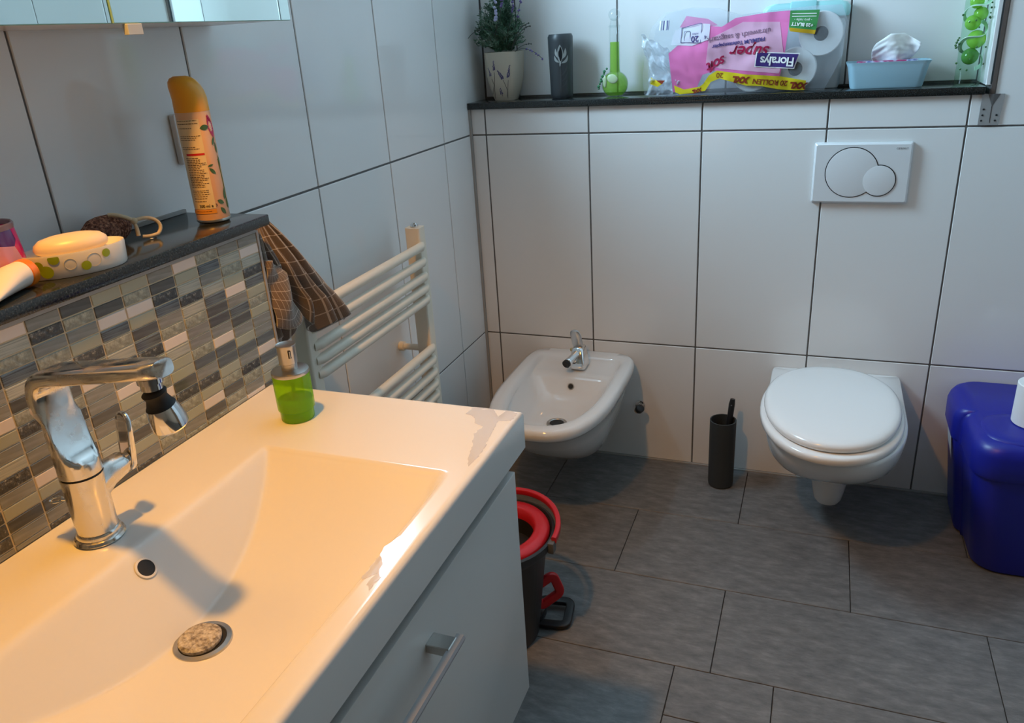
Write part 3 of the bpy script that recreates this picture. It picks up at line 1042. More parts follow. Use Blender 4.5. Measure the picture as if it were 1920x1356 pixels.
# ------------------------------------------------------------------ towel radiator
t = thing('towel_radiator', 'cream ladder towel radiator on the left wall', 'radiator', (.07, -.77, .1))
RX = .072
for y in (-.530, -1.005):
    pst = loft('post', [[Vector((RX + a, y + b, z)) for a, b in rrect(.019, .0160, .005)] for z in (.100, .846)], CREAMR, t, auto=40)
    lathe('end_cap', [(.0095, .001), (.0095, .007), (.0065, .0075), (.006, .010), (0, .010)], (RX, y, .846), CHROME, pst, 16)
zb_ = [.803, .766, .731, .702, .674, .548, .517, .484, .454, .423, .30, .27, .24, .21, .18]
for z in zb_:
    tube('bar', [(RX + .013, -.534, z), (RX + .020, -.548, z), (RX + .020, -.987, z), (RX + .013, -1.001, z)], .0105, CREAMR, t, 14)
for y in (-.538, -.975):
    lathe('wall_bracket', [(.012, 0), (.012, .012), (.008, .014), (.008, .062)], (.0005, y, .545), CREAMR, t, 18, ax=(1, 0, 0))

# ------------------------------------------------------------------ towel
TW = mat('brown_check_towel', (.2, .12, .08), .95)
t_, N_, L_, b_ = nodes(TW)
uvn = N_.new('ShaderNodeUVMap')
br = N_.new('ShaderNodeTexBrick')
br.offset = 0.0
br.inputs['Scale'].default_value = 1.0
br.inputs['Brick Width'].default_value = .11
br.inputs['Row Height'].default_value = .125
br.inputs['Mortar Size'].default_value = .0045
br.inputs['Mortar Smooth'].default_value = .2
br.inputs['Color1'].default_value = (.180, .126, .092, 1)
br.inputs['Color2'].default_value = (.148, .102, .076, 1)
br.inputs['Mortar'].default_value = (.50, .42, .36, 1)
L_.new(uvn.outputs['UV'], br.inputs['Vector'])
L_.new(br.outputs['Color'], b_.inputs['Base Color'])
b_.inputs['Sheen Weight'].default_value = .4
bump(TW, 500, .002, .6)
t = thing('hand_towel', 'brown towel with white checks hung beside the mosaic, over the radiator', 'towel', (.12, -1.1, .8))


TL = [(-1.136, .994), (-1.150, .952), (-1.158, .908), (-1.160, .862), (-1.160, .800)]
TR = [(-1.106, .994), (-1.063, .944), (-1.014, .884), (-.964, .824), (-.933, .768)]


def pick(tab, v):
    f = v * (len(tab) - 1)
    i = min(int(f), len(tab) - 2)
    k = f - i
    return tab[i][0] + (tab[i + 1][0] - tab[i][0]) * k, tab[i][1] + (tab[i + 1][1] - tab[i][1]) * k


def towel(u, v):
    # u across (0 = beside the mosaic, 1 = towards the radiator), v down
    l, r = pick(TL, v), pick(TR, v)
    y, z = l[0] + (r[0] - l[0]) * u, l[1] + (r[1] - l[1]) * u
    sp_ = .20 + .80 * v
    fold = .5 + .5 * math.sin(u * 4.6 * 2 * PI + .8 + .5 * math.sin(v * 4))
    x = .112 + .026 * (fold ** 1.3) * sp_ + .006 * math.sin(u * 23 + v * 5) * sp_ + .006 * noise.noise(Vector((u * 5, v * 4, 1)))
    x += .012 * math.sin(v * PI)
    # uneven hem: high in the gap between the two lobes
    z += v ** 3 * (.060 * math.exp(-((u - .36) / .07) ** 2) + .010 * math.sin(u * 29))
    return (x, y + .004 * math.sin(u * 21) * v, z)


grid('cloth', towel, 120, 60, TW, t, solid=.004)


FL_ = [(-1.170, .946), (-1.172, .915), (-1.172, .880), (-1.172, .836)]
FR_ = [(-1.150, .940), (-1.122, .911), (-1.112, .868), (-1.100, .829)]


def towel2(u, v):
    # the corner folded forward beside the mosaic edge
    l, r = pick(FL_, v), pick(FR_, v)
    y, z = l[0] + (r[0] - l[0]) * u, l[1] + (r[1] - l[1]) * u - .010 * math.sin(u * PI) * v
    x = .142 + .020 * math.sin(u * PI * .9 + .3) * (.4 + .6 * v) + .005 * math.sin(v * 9 + u * 5)
    return (x, y, z)


grid('folded_corner', towel2, 36, 36, TW, t, solid=.004)
RED = mat('dark_red_cloth', (.16, .010, .03), .9)
tag(grid('red_washcloth', lambda u, v: (.085 + .03 * u + .004 * math.sin(v * 9), -1.176 + .022 * u + .010 * v, .92 - .17 * v), 10, 16, RED, None, solid=.003),
    'strip of dark red cloth hanging below the brown towel', 'cloth')

# ------------------------------------------------------------------ things on the shelf
SZ = 1.0172
# spray can
CX, CY, CR = .1015, -1.2085, .0240
t = thing('spray_can', 'orange air-freshener can with a yellow cap on the shelf', 'spray can', (CX, CY, SZ))
PEACH = mat('peach_print', (.85, .42, .20), .28)
noise_col(PEACH, 9, [(.3, (.78, .40, .22)), (.7, (.82, .52, .30))], 2, (1, 1, .6))
lathe('can_body', [(.0215, .0), (.0236, .003), (CR, .0055), (CR, .156), (.0234, .159)], (CX, CY, SZ), PEACH, t, 56)
lathe('base_rim', [(.0220, .0002), (.0245, .0022), (.0245, .0045), (.0240, .0055)], (CX, CY, SZ), mat('tin', (.45, .40, .34), .3, 1.0), t, 48)
YEL = mat('yellow_cap', (.90, .40, .02), .35)
rings = []
VD = math.radians(-48)
for z, k in ((.1575, 1.0), (.175, .985), (.185, .96), (.192, .91), (.1985, .80), (.203, .62), (.2055, .36)):
    rr = []
    for i in range(56):
        a = 2 * PI * i / 56
        rad = CR * k
        x, y = rad * math.cos(a), rad * math.sin(a)
        rr.append(Vector((CX + x, CY + y, SZ + z)))
    rings.append(rr)
# the cap is cut off flat on its left (as seen): the dome shears to a blunt edge
cd = Vector((-.935, -.349, 0))
for r_i, rr in enumerate(rings):
    for p in rr:
        s = (Vector((p.x - CX, p.y - CY, 0))).dot(cd)
        if p.z - SZ > .18:
            f = (p.z - SZ - .18) / .0255
            k_ = max(0, .012 - s) * .0
            p.x += cd.x * f * .008
            p.y += cd.y * f * .008
loft('cap', rings, YEL, t, auto=60)


def cyl(cx, cy, cz, r, a0):
    def f(x, y):
        a = a0 + x / r
        return (cx + r * math.cos(a), cy + r * math.sin(a), cz + y)
    return f


def cyl_patch(name, cx, cy, r, a0, a1, z0, z1, m, par, n=16):
    vs, fs = [], []
    for i in range(n + 1):
        a = a0 + (a1 - a0) * i / n
        for z in (z0, z1):
            vs.append((cx + r * math.cos(a), cy + r * math.sin(a), z))
    for i in range(n):
        fs.append((2 * i, 2 * i + 2, 2 * i + 3, 2 * i + 1))
    return raw(name, vs, fs, m, par, True)


CREAM = mat('cream_label', (.84, .66, .38), .35)
pan = cyl_patch('text_panel', CX, CY, CR + .0003, VD - math.radians(88), VD + math.radians(14), SZ + .022, SZ + .148, CREAM, t)
cyl_patch('red_bar', CX, CY, CR + .0005, VD - math.radians(52), VD + math.radians(12), SZ + .0985, SZ + .1015, mat('red_print', (.62, .02, .02), .4), t)
cyl_patch('orange_stripe', CX, CY, CR + .0005, VD - math.radians(85), VD + math.radians(14), SZ + .015, SZ + .021, mat('orange_print', (.80, .33, .04), .4), t)
BR = mat('brown_print', (.10, .045, .02), .5)


def print_lines(par, r, a_lo, a_hi, z_list, h, seed, cx=CX, cy=CY, m=BR):
    rnd_ = random.Random(seed)
    vs, fs = [], []
    for z in z_list:
        a = a_lo
        end = a_hi - rnd_.random() * .35 * (a_hi - a_lo)
        while a < end:
            wdt = rnd_.uniform(.06, .20)
            b = min(a + wdt, end)
            for k in range(2):
                aa, bb = a + (b - a) * k / 2, a + (b - a) * (k + 1) / 2
                i0 = len(vs)
                for an, zz in ((aa, z), (bb, z), (bb, z + h), (aa, z + h)):
                    vs.append((cx + r * math.cos(an), cy + r * math.sin(an), zz))
                fs.append((i0, i0 + 1, i0 + 2, i0 + 3))
            a = b + .03
    return raw('small_print', vs, fs, m, par)


print_lines(t, CR + .0006, VD - 1.15, VD + .18, [SZ + z for z in (.146, .142, .136, .125, .1225, .120, .110, .1075)], .0008, 1)
print_lines(t, CR + .0006, VD - 1.0, VD + .20, [SZ + .0945 - .0024 * i for i in range(18)], .0009, 2)
print_lines(t, CR + .0006, VD - 1.0, VD + .12, [SZ + z for z in (.0485, .046, .043, .040, .037, .033, .018)], .0008, 3)
text('lettering', '300 ml e  3', .0058, cyl(CX, CY, SZ + .0262, CR + .0007, VD - .18), INK, t, 1.0, 0, .00012)


def leaf_patch(par, cx, cy, r, a, z, ln, wd, ang, m, name='printed_leaf'):
    vs = []
    n = 8
    f = cyl(cx, cy, z, r, a)
    for i in range(n + 1):
        s = i / n
        wv_ = wd * math.sin(PI * s) ** .8
        for sg in (-1, 1):
            x, y = (s - .5) * ln, sg * wv_ / 2
            vs.append(f(x * math.cos(ang) - y * math.sin(ang), x * math.sin(ang) + y * math.cos(ang)))
    return raw(name, vs, [(2 * i, 2 * i + 2, 2 * i + 3, 2 * i + 1) for i in range(n)], m, par)


LGR = mat('leaf_green_print', (.06, .14, .04), .4)
MAG = mat('magenta_print', (.50, .01, .10), .4)
for a, z, ln, wd, an in ((.50, .136, .014, .0075, .1), (.95, .116, .013, .005, 1.0), (1.1, .106, .016, .005, 1.6), (.42, .083, .009, .003, .2), (.48, .075, .013, .005, -.8),
                         (.62, .030, .012, .006, -.5), (.68, .017, .013, .006, -.9), (1.05, .040, .018, .006, 1.3), (1.2, .026, .018, .006, 1.7), (1.15, .085, .02, .005, 1.5)):
    leaf_patch(t, CX, CY, CR + .0005, VD + a, SZ + z, ln, wd, an, LGR)
leaf_patch(t, CX, CY, CR + .0005, VD + .98, SZ + .136, .034, .012, 1.75, MAG, 'brand_panel')
text('lettering', 'AIR', .007, lambda x, y: cyl(CX, CY, SZ + .136, CR + .0007, VD + 1.0)(x * -.1 - y, x * .99), mat('white_print', (.9, .88, .86), .4), t)
tube('printed_branch', [cyl(CX, CY, SZ, CR + .0003, VD)(x, y) for x, y in ((.019, .151), (.022, .147), (.026, .143))], .0006, MAG, t, 6)
tube('printed_branch', [cyl(CX, CY, SZ, CR + .0003, VD)(x, y) for x, y in ((.0265, .090), (.028, .07), (.029, .05), (.027, .02))], .0006, LGR, t, 6)

# pumice scrubber with cord
PX, PY = .040, -1.350
t = thing('pumice_scrubber', 'dark brown pumice scrubber with a beige cord loop on the shelf', 'pumice stone', (PX, PY, SZ))
PUM = mat('pumice_brown', (.10, .045, .03), .85)
noise_col(PUM, 260, [(.3, (.02, .008, .006)), (.48, (.20, .075, .045)), (.66, (.55, .28, .17))], 4)
bump(PUM, 230, .006, 1.0, 4)
bm = bmesh.new()
bmesh.ops.create_icosphere(bm, subdivisions=5, radius=1)
for v in bm.verts:
    c = v.co
    k = 1 + .05 * noise.noise(c * 3) + .035 * noise.noise(c * 22)
    e = Vector((.022 * c.x, .039 * c.y, .0205 * c.z)) * k
    if e.z < -.017:
        e.z = -.017
    v.co = Vector((PX, PY, SZ + .0172)) + e
from_bm('stone', bm, PUM, t, True)
ROPE = mat('beige_cord', (.72, .58, .38), .8)
bump(ROPE, 400, .001, .6)
k0 = Vector((PX + .030, PY + .022, SZ + .026))
tube('cord', bez((PX + .012, PY - .002, SZ + .039), (PX + .020, PY + .004, SZ + .040), (PX + .027, PY + .016, SZ + .032), k0, 10), .0028, ROPE, t, 8)
tube('cord_loop', bez(k0, k0 + Vector((.010, .020, .008)), k0 + Vector((.020, .038, -.010)), k0 + Vector((.016, .022, -.022)), 12) + bez(k0 + Vector((.016, .022, -.022)), k0 + Vector((.014, .014, -.0235)), k0 + Vector((.010, .008, -.0235)), k0 + Vector((.006, .003, -.022)), 6)[1:], .0025, ROPE, t, 8)
bm = bmesh.new()
bmesh.ops.create_icosphere(bm, subdivisions=3, radius=.0048, matrix=Matrix.Translation(k0))
from_bm('knot', bm, ROPE, t, True)
tube('cord_end', [k0, k0 + Vector((.003, -.001, -.010)), k0 + Vector((.004, -.002, -.020))], [.002, .0026, .0030], ROPE, t, 8)
for i, (x, y) in enumerate(((.088, -1.322), (.083, -1.309), (.146, -1.452))):
    bm = bmesh.new()
    bmesh.ops.create_icosphere(bm, subdivisions=2, radius=.0016, matrix=Matrix.Translation((x, y, SZ + .0006)) @ Matrix.Diagonal((1.6, 1.2, .45, 1)))
    tag(from_bm('water_drop', bm, mat('water_drop', (.85, .87, .9), .05), None, True), ('water drop on the shelf beside the cord loop', 'small water drop on the shelf nearer the spray can', 'water drop on the shelf edge below the soap dish')[i], 'water drop', 'water drops on the shelf')

# soap dish and soap
SX, SY = .1135, -1.470
ang = math.radians(60)      # long axis direction in plan
ex, ey = Vector((math.cos(ang), math.sin(ang), 0)), Vector((-math.sin(ang), math.cos(ang), 0))


def el(a, b, z, c=(SX, SY), n=64):
    return [Vector((c[0], c[1], z)) + ex * (a * math.cos(q)) + ey * (b * math.sin(q)) for q in [2 * PI * i / n for i in range(n)]]


t = thing('soap_dish', 'oval white soap dish with green dots on the shelf', 'soap dish', (SX, SY, SZ))
DISH = mat('dish_ceramic', (.82, .79, .74), .14)
loft('dish', [el(.056, .034, SZ + .0002), el(.0575, .0355, SZ + .003), el(.059, .037, SZ + .026), el(.0585, .0365, SZ + .0285), el(.056, .034, SZ + .0282), el(.052, .030, SZ + .022), el(.03, .015, SZ + .019)], DISH, t, auto=60)
GD = mat('green_dot_glaze', (.32, .42, .015), .2)
RING = mat('grey_ring_glaze', (.60, .57, .50), .3)


def on_dish(q, z):
    k = z / .028
    a, b = .0577 + .0016 * k, .0357 + .0016 * k
    return Vector((SX, SY, SZ + z)) + ex * (a * math.cos(q)) + ey * (b * math.sin(q))


def dish_dot(q0, z0, r, m, ring=False, name='green_dot'):
    mid = on_dish(q0, z0)
    dq = .002
    spd = (on_dish(q0 + dq, z0) - mid).length / dq
    n = 20
    pts = []
    for i in range(n):
        a = 2 * PI * i / n
        z = min(max(z0 + r * math.sin(a), .002), .0268)
        q = q0 + r * math.cos(a) / spd
        p = on_dish(q, z)
        nrm_ = (p - Vector((SX, SY, p.z))).normalized()
        pts.append(p + nrm_ * .0004)
    if ring:
        return tube(name, [p - (p - Vector((SX, SY, p.z))).normalized() * .0003 for p in pts], .00022, m, t, 5, True)
    c = on_dish(q0, min(max(z0, .002), .0268))
    c += (c - Vector((SX, SY, c.z))).normalized() * .0006
    return raw(name, pts + [c], [(i, (i + 1) % n, n) for i in range(n)], m, t, True)


for q0, z0, r in ((3.62, .017, .006), (4.02, .010, .0075), (3.88, .018, .0052), (4.22, .024, .0062), (4.78, .011, .0055), (5.22, .0205, .0050)):
    dish_dot(q0, z0, r, GD)
for q0, z0, r in ((4.95, .016, .008), (4.5, .016, .0065)):
    dish_dot(q0, z0, r, RING, True, 'thin_ring')
tag(loft('soap_bar', [el(.010, .005, SZ + .0195), el(.030, .017, SZ + .0205), el(.040, .024, SZ + .027), el(.0415, .0255, SZ + .031), el(.040, .024, SZ + .036), el(.034, .019, SZ + .041), el(.022, .011, SZ + .0438), el(.008, .004, SZ + .0445)], mat('cream_soap', (.86, .72, .56), .35), auto=80),
    'cream bar of soap lying in the dotted soap dish', 'soap')

# hand-cream tube
t = thing('cream_tube', 'white cream tube with an orange cap lying on the shelf', 'tube', (.125, -1.57, SZ))
ta = Vector((.1135, -1.5345, SZ + .0165))
td = Vector((.27, -1, -.05)).normalized()
tu = Vector((0, 0, 1))
tv = td.cross(tu).normalized()
rings = []
for s, a, b in ((.012, .0150, .0150), (.030, .0148, .0170), (.055, .0115, .0200), (.085, .006, .0225), (.115, .001, .0235)):
    c = ta + td * s
    c.z = SZ + .0016 + a
    rings.append([c + tu * (a * math.sin(q)) + tv * (b * math.cos(q)) for q in [2 * PI * i / 40 for i in range(40)]])
TUB = mat('tube_white', (.84, .80, .75), .3)
loft('tube_body', rings, TUB, t, auto=60)
lathe('screw_cap', [(.0135, 0), (.0155, .001), (.0160, .004), (.0160, .011), (.0145, .0125)], ta + td * .0005, mat('orange_cap', (.85, .22, .01), .35), t, 48, ax=td)


def on_tube(x, y):
    # x along the tube away from the cap, y across
    s = .034 + x
    k = min(max((s - .012) / .1, 0), 1)
    a, b = .0150 - .014 * k ** 1.0, .0150 + .008 * k
    q = PI / 2 - y / b
    c = ta + td * s
    c.z = SZ + .0016 + a
    return c + tu * ((a + .0006) * math.sin(q)) + tv * ((b + .0006) * math.cos(q))


vs, fs = [], []
rr_ = random.Random(4)
for j in range(9):
    x0 = -.012 + .0042 * j
    yy = -.006
    while yy < .013:
        wdt = rr_.uniform(.0012, .0035)
        i0 = len(vs)
        for x, y in ((x0, yy), (x0, yy + wdt), (x0 + .0012, yy + wdt), (x0 + .0012, yy)):
            vs.append(on_tube(x, y))
        fs.append((i0, i0 + 1, i0 + 2, i0 + 3))
        yy += wdt + .0008
raw('small_print', vs, fs, mat('grey_brown_print', (.42, .34, .28), .5), t)
text('lettering', 'K', .008, lambda x, y: on_tube(-.014 - y, x - .004), INK, t, 1, 0, .0006)

# pink tumbler
t = thing('pink_tumbler', 'pink and violet patterned tumbler at the end of the shelf', 'tumbler', (.072, -1.565, SZ))
PK = mat('pink_violet_print', (.7, .02, .2), .15)
t_, N_, L_, b_ = nodes(PK)
tc_ = N_.new('ShaderNodeTexCoord')
vo = N_.new('ShaderNodeTexVoronoi')
vo.inputs['Scale'].default_value = 38
L_.new(tc_.outputs['Object'], vo.inputs['Vector'])
sp = N_.new('ShaderNodeSeparateColor')
L_.new(vo.outputs['Color'], sp.inputs[0])
rp = N_.new('ShaderNodeValToRGB')
rp.color_ramp.interpolation = 'CONSTANT'
e_ = rp.color_ramp.elements
e_[0].position, e_[0].color = 0, (.62, .012, .16, 1)
e_[1].position, e_[1].color = .45, (.66, .30, .40, 1)
for p_, c_ in ((.65, (.10, .02, .16)), (.85, (.70, .05, .22))):
    x_ = e_.new(p_)
    x_.color = (*c_, 1)
L_.new(sp.outputs[0], rp.inputs['Fac'])
L_.new(rp.outputs['Color'], b_.inputs['Base Color'])
TCC = (.0605, -1.5385, SZ)
lathe('cup', [(.0355, .0003), (.0375, .003), (.0385, .012), (.0372, .035), (.0345, .062), (.0335, .064), (.0325, .062), (.034, .03), (.033, .006), (.0, .006)], TCC, PK, t, 48)
lathe('rim', [(.0349, .0625), (.0352, .068), (.0340, .0695), (.0328, .068), (.0330, .0625)], TCC, film('rim_glass', (.75, .62, .64), diffuse=(.5, .36, .38), dmix=.5), t, 48, False, False)

# ------------------------------------------------------------------ things on the niche ledge
LZ = 1.0737
# lavender pot
t = thing('lavender_pot', 'cream square plant pot painted with lavender sprigs on the ledge', 'plant pot', (.09, .06, LZ))
QX, QY = .0890, .074
CLAY = mat('cream_pot_glaze', (.60, .53, .42), .45)
rings = []
pr_ = ((.0300, 0), (.0345, .012), (.0405, .032), (.0465, .060), (.0490, .088), (.0500, .112), (.0505, .128), (.047, .1285), (.045, .118))
for h_, z in pr_:
    rings.append([Vector((QX + h_ * math.copysign(abs(math.cos(a)) ** .55, math.cos(a)), QY + h_ * math.copysign(abs(math.sin(a)) ** .55, math.sin(a)), LZ + z)) for a in [2 * PI * i / 64 for i in range(64)]])
loft('pot', rings, CLAY, t, auto=60)
lathe('soil', [(.044, .114), (.0, .116)], (QX, QY, LZ), mat('soil', (.03, .02, .012), .95), t, 32)


def pot_h(z):
    for (h0, z0), (h1, z1) in zip(pr_, pr_[1:]):
        if z0 <= z <= z1:
            return h0 + (h1 - h0) * (z - z0) / (z1 - z0)
    return .058


def on_pot(x, z):
    h_ = pot_h(z)
    u = min(max(x / h_, -.98), .98)
    y = h_ * (1 - abs(u) ** (2 / .55)) ** (.55 / 2)
    return Vector((QX + x, QY - y - .0005, LZ + z))


VIO = mat('violet_paint', (.10, .085, .20), .6)
STM = mat('stem_paint', (.14, .12, .11), .6)


rgp = random.Random(5)


def painted(pts, buds, nm='painted_lavender'):
    pp = [on_pot(p[0] * .86, p[1]) for p in pts]
    tube('painted_stem', pp, .0006, STM, t, 5)
    for x, z, r in buds:
        x, r = x * .86 + rgp.uniform(-.0012, .0012), r * .72
        n = 6
        vs = [on_pot(x + r * math.cos(2 * PI * i / n), z + 1.2 * r * math.sin(2 * PI * i / n)) for i in range(n)]
        raw('painted_bud', vs, [tuple(range(n))], VIO, t)


def spike(x0, z0, x1, z1, n=7, r=.0026):
    out = []
    for i in range(n):
        k = i / (n - 1)
        for s in (-1, 1):
            out.append((x0 + (x1 - x0) * k + s * r * .8 * (1 - .6 * k), z0 + (z1 - z0) * k + s * .0006, r * (1 - .45 * k)))
    return out


painted([(-.027, .006), (-.024, .022), (-.022, .038), (-.018, .055), (-.0165, .077)], spike(-.017, .084, -.0165, .106, 8))
painted([(-.034, .017), (-.028, .030), (-.022, .043), (-.028, .060)], spike(-.031, .069, -.037, .088, 6))
painted([(.018, .006), (.022, .025), (.017, .042), (.011, .056)], spike(.010, .060, -.004, .080, 8, .0034))
painted([(.017, .010), (.024, .035), (.029, .055)], spike(.030, .064, .036, .092, 9, .0030))
painted([(.001, .012), (.002, .019)], spike(.0, .019, -.003, .033, 6))

t = thing('lavender_plant', 'bushy grey-green lavender plant growing in the cream pot', 'plant', (QX, QY, LZ + .116))
LEAFM = mat('lavender_leaf', (.05, .13, .075), .55)
noise_col(LEAFM, 40, [(.35, (.035, .10, .06)), (.52, (.09, .20, .12)), (.66, (.34, .46, .36))], 3)
STEMM = mat('lavender_stem', (.05, .06, .05), .7)
FLOW = mat('lavender_flower', (.14, .10, .26), .6)
FLOWL = mat('lavender_pale_flower', (.50, .50, .72), .6)
rg = random.Random(11)
vs, fs = [], []


def add_leaf(vs, fs, p, d, ln, wd, up=None):
    d = d.normalized()
    s_ = d.cross(Vector((rg.uniform(-1, 1), rg.uniform(-1, 1), rg.uniform(-1, 1)))).normalized()
    i0 = len(vs)
    vs += [p, p + d * ln * .5 + s_ * wd, p + d * ln, p + d * ln * .5 - s_ * wd]
    fs.append((i0, i0 + 1, i0 + 2, i0 + 3))


base = Vector((QX, QY, LZ + .115))
for i in range(330):
    # sprigs fan out into a dense ball over the pot
    th = rg.uniform(0, 2 * PI)
    ph = rg.uniform(0, 1) ** .7
    R0 = rg.uniform(.060, .092)
    tip = base + Vector((math.cos(th) * math.sin(ph * 1.75) * R0 * .78 - .006, math.sin(th) * math.sin(ph * 1.75) * R0 * .50 - .008, .046 + math.cos(ph * 1.75) * R0 * 1.0 + rg.uniform(0, .06) * (1 - ph)))
    st0 = base + Vector((math.cos(th) * .02, math.sin(th) * .02, 0))
    pp = bez(st0, st0 + Vector((0, 0, .03)), tip - Vector((math.cos(th), math.sin(th), .3)) * .02, tip, 11)
    for k in range(2, len(pp)):
        d0 = (pp[k] - pp[k - 1]).normalized()
        for q in range(4):
            rv = Vector((rg.uniform(-1, 1), rg.uniform(-1, 1), rg.uniform(-.2, 1)))
            add_leaf(vs, fs, pp[k] + rv * .002, d0 * .6 + rv, rg.uniform(.007, .013), rg.uniform(.0009, .0018))
for i, v in enumerate(vs):
    v.x = max(v.x, .004)
    v.y = min(v.y, .126)
fo = raw('foliage', vs, fs, LEAFM, t)
fo['kind'] = 'stuff'


def sprig(pts, buds0, n, m, r=.0026, sr=.0008):
    pp = bez(*pts, 16)
    s_ = tube('flower_stem', pp, sr, STEMM, t, 5)
    bm = bmesh.new()
    for i in range(n):
        k = buds0 + (1 - buds0) * i / max(n - 1, 1)
        p = pp[min(int(k * 16), 16)]
        for q in range(3):
            o_ = Vector((rg.uniform(-1, 1), rg.uniform(-1, 1), rg.uniform(-1, 1))) * r * .7
            bmesh.ops.create_icosphere(bm, subdivisions=1, radius=r * rg.uniform(.7, 1.1), matrix=Matrix.Translation(p + o_))
    from_bm('flower_spike', bm, m, t, True)


B = Vector
sprig((B((.13, .04, LZ + .125)), B((.155, .03, LZ + .140)), B((.185, .03, LZ + .137)), B((.2165, .03, LZ + .105))), .55, 6, FLOW)
sprig((B((.13, .05, LZ + .125)), B((.145, .04, LZ + .140)), B((.165, .04, LZ + .146)), B((.182, .04, LZ + .145))), .8, 3, STEMM, .0018)
sprig((B((.12, .05, LZ + .13)), B((.140, .04, LZ + .165)), B((.155, .04, LZ + .185)), B((.180, .04, LZ + .190))), .75, 3, STEMM, .0022, .0012)
sprig((B((.12, .05, LZ + .13)), B((.140, .04, LZ + .175)), B((.150, .04, LZ + .190)), B((.178, .04, LZ + .197))), .8, 3, STEMM, .0020, .0012)
sprig((B((.11, .05, LZ + .14)), B((.140, .05, LZ + .180)), B((.145, .04, LZ + .215)), B((.157, .04, LZ + .250))), .72, 3, FLOW, .0034)
sprig((B((.10, .05, LZ + .15)), B((.118, .04, LZ + .18)), B((.135, .04, LZ + .22)), B((.137, .04, LZ + .258))), .75, 5, FLOW, .0030)
sprig((B((.09, .03, LZ + .17)), B((.092, .01, LZ + .20)), B((.096, .01, LZ + .22)), B((.096, .01, LZ + .255))), .5, 6, FLOWL, .0040)
sprig((B((.08, .03, LZ + .17)), B((.10, .01, LZ + .20)), B((.115, .01, LZ + .23)), B((.118, .01, LZ + .27))), .75, 5, FLOW, .0034)
sprig((B((.085, .03, LZ + .17)), B((.065, .01, LZ + .20)), B((.030, .01, LZ + .19)), B((.010, .01, LZ + .168))), .99, 1, LEAFM, .0012)

# dark vase with lily cut-out
t = thing('dark_vase', 'dark grey cylinder vase with a cut-out lily on the ledge', 'vase', (.2575, .06, LZ))
VX, VY = .2585, .062
VASE = mat('anthracite_glaze', (.045, .052, .058), .38)
VR = lambda z: .0325 - .0016 * math.cos(z / .165 * 3.0) + (.0 if z > .012 else -.004 * (1 - z / .012) ** 2)
lathe('vase_body', [(VR(0), .0002)] + [(VR(z), z) for z in (.003, .008, .014, .03, .06, .09, .12, .145, .158)] + [(.0305, .165), (.0285, .165), (.028, .14)], (VX, VY, LZ), VASE, t, 56)
va = math.atan2(-2.2, .69)


def on_vase(x, z, off=.0006):
    r_ = VR(z) + off
    a = va + x / r_
    return Vector((VX + r_ * math.cos(a), VY + r_ * math.sin(a), LZ + z))


PET = mat('vase_pale_edge', (.34, .36, .35), .45)
HOLE = mat('vase_hole', (.004, .004, .005), .9)


def petal(x0, z0, x1, z1, wd, m, bend=0, off=.0006, name='petal_cutout'):
    n = 10
    vs = []
    dx, dz_ = x1 - x0, z1 - z0
    L0 = math.hypot(dx, dz_)
    for i in range(n + 1):
        s = i / n
        bx = bend * math.sin(PI * s)
        w_ = wd * math.sin(PI * min(s * .93 + .05, 1)) ** .9
        for sg in (-1, 1):
            o_ = bx + sg * w_
            vs.append(on_vase(x0 + dx * s - dz_ / L0 * o_, z0 + dz_ * s + dx / L0 * o_, off))
    return raw(name, vs, [(2 * i, 2 * i + 2, 2 * i + 3, 2 * i + 1) for i in range(n)], m, t)


petal(-.002, .094, -.002, .138, .0085, PET)
petal(-.001, .097, -.0005, .134, .0045, HOLE, 0, .0010)
petal(-.006, .105, -.0145, .129, .0035, PET, .003)
petal(.004, .103, .013, .129, .0042, PET, -.003)
petal(-.004, .094, -.018, .112, .0032, PET, .0045)
petal(.001, .092, .020, .111, .0036, PET, -.005)
petal(-.0035, .084, -.001, .100, .0022, PET)
RELF = mat('vase_relief', (.060, .068, .074), .45)
for x0, z0, x1, z1, b_s in ((0, .06, .016, .085, -.003), (0, .045, .017, .068, -.003), (0, .03, .015, .05, -.003), (-.002, .015, -.001, .09, .001)):
    petal(x0, z0, x1, z1, .0022, RELF, b_s, .0008, 'leaf_relief')

# long-necked flask
t = thing('glass_flask', 'long-necked glass flask of green liquid with a ball stopper', 'flask', (.408, .06, LZ))
KX, KY = .4085, .062
GL = film('clear_glass', (.94, .97, .97), gloss_rough=.02, fres=1.5)
def ballp(R_, zc, z0, z1, n=16):
    return [(math.sqrt(max(R_ * R_ - (z0 + (z1 - z0) * i / n - zc) ** 2, 1e-8)), z0 + (z1 - z0) * i / n) for i in range(n + 1)]


PF = ballp(.0355, .0305, .0005, .0625) + [(.0150, .066), (.0146, .072), (.0140, .10), (.0134, .145), (.0133, .172), (.0155, .175), (.0133, .178)]
lathe('glass', PF, (KX, KY, LZ), GL, t, 44, True, False)
GLQ = film('green_liquid', (.74, .92, .42), gloss_rough=.03, fres=1.2, diffuse=(.36, .64, .10), dmix=.36)
lathe('liquid', ballp(.0340, .0305, .003, .0615) + [(.0130, .066), (.0125, .075), (.0118, .137), (.0, .137)], (KX, KY, LZ), GLQ, t, 40)
lathe('stopper_neck', [(.0115, .172), (.012, .180), (.010, .190), (.0105, .194)], (KX, KY, LZ), GL, t, 28, False, False)
bm = bmesh.new()
bmesh.ops.create_uvsphere(bm, u_segments=28, v_segments=18, radius=.0150, matrix=Matrix.Translation((KX, KY, LZ + .203)))
from_bm('stopper_ball', bm, GL, t, True)
PEB = mat('pale_green_charm', (.55, .68, .42), .25)
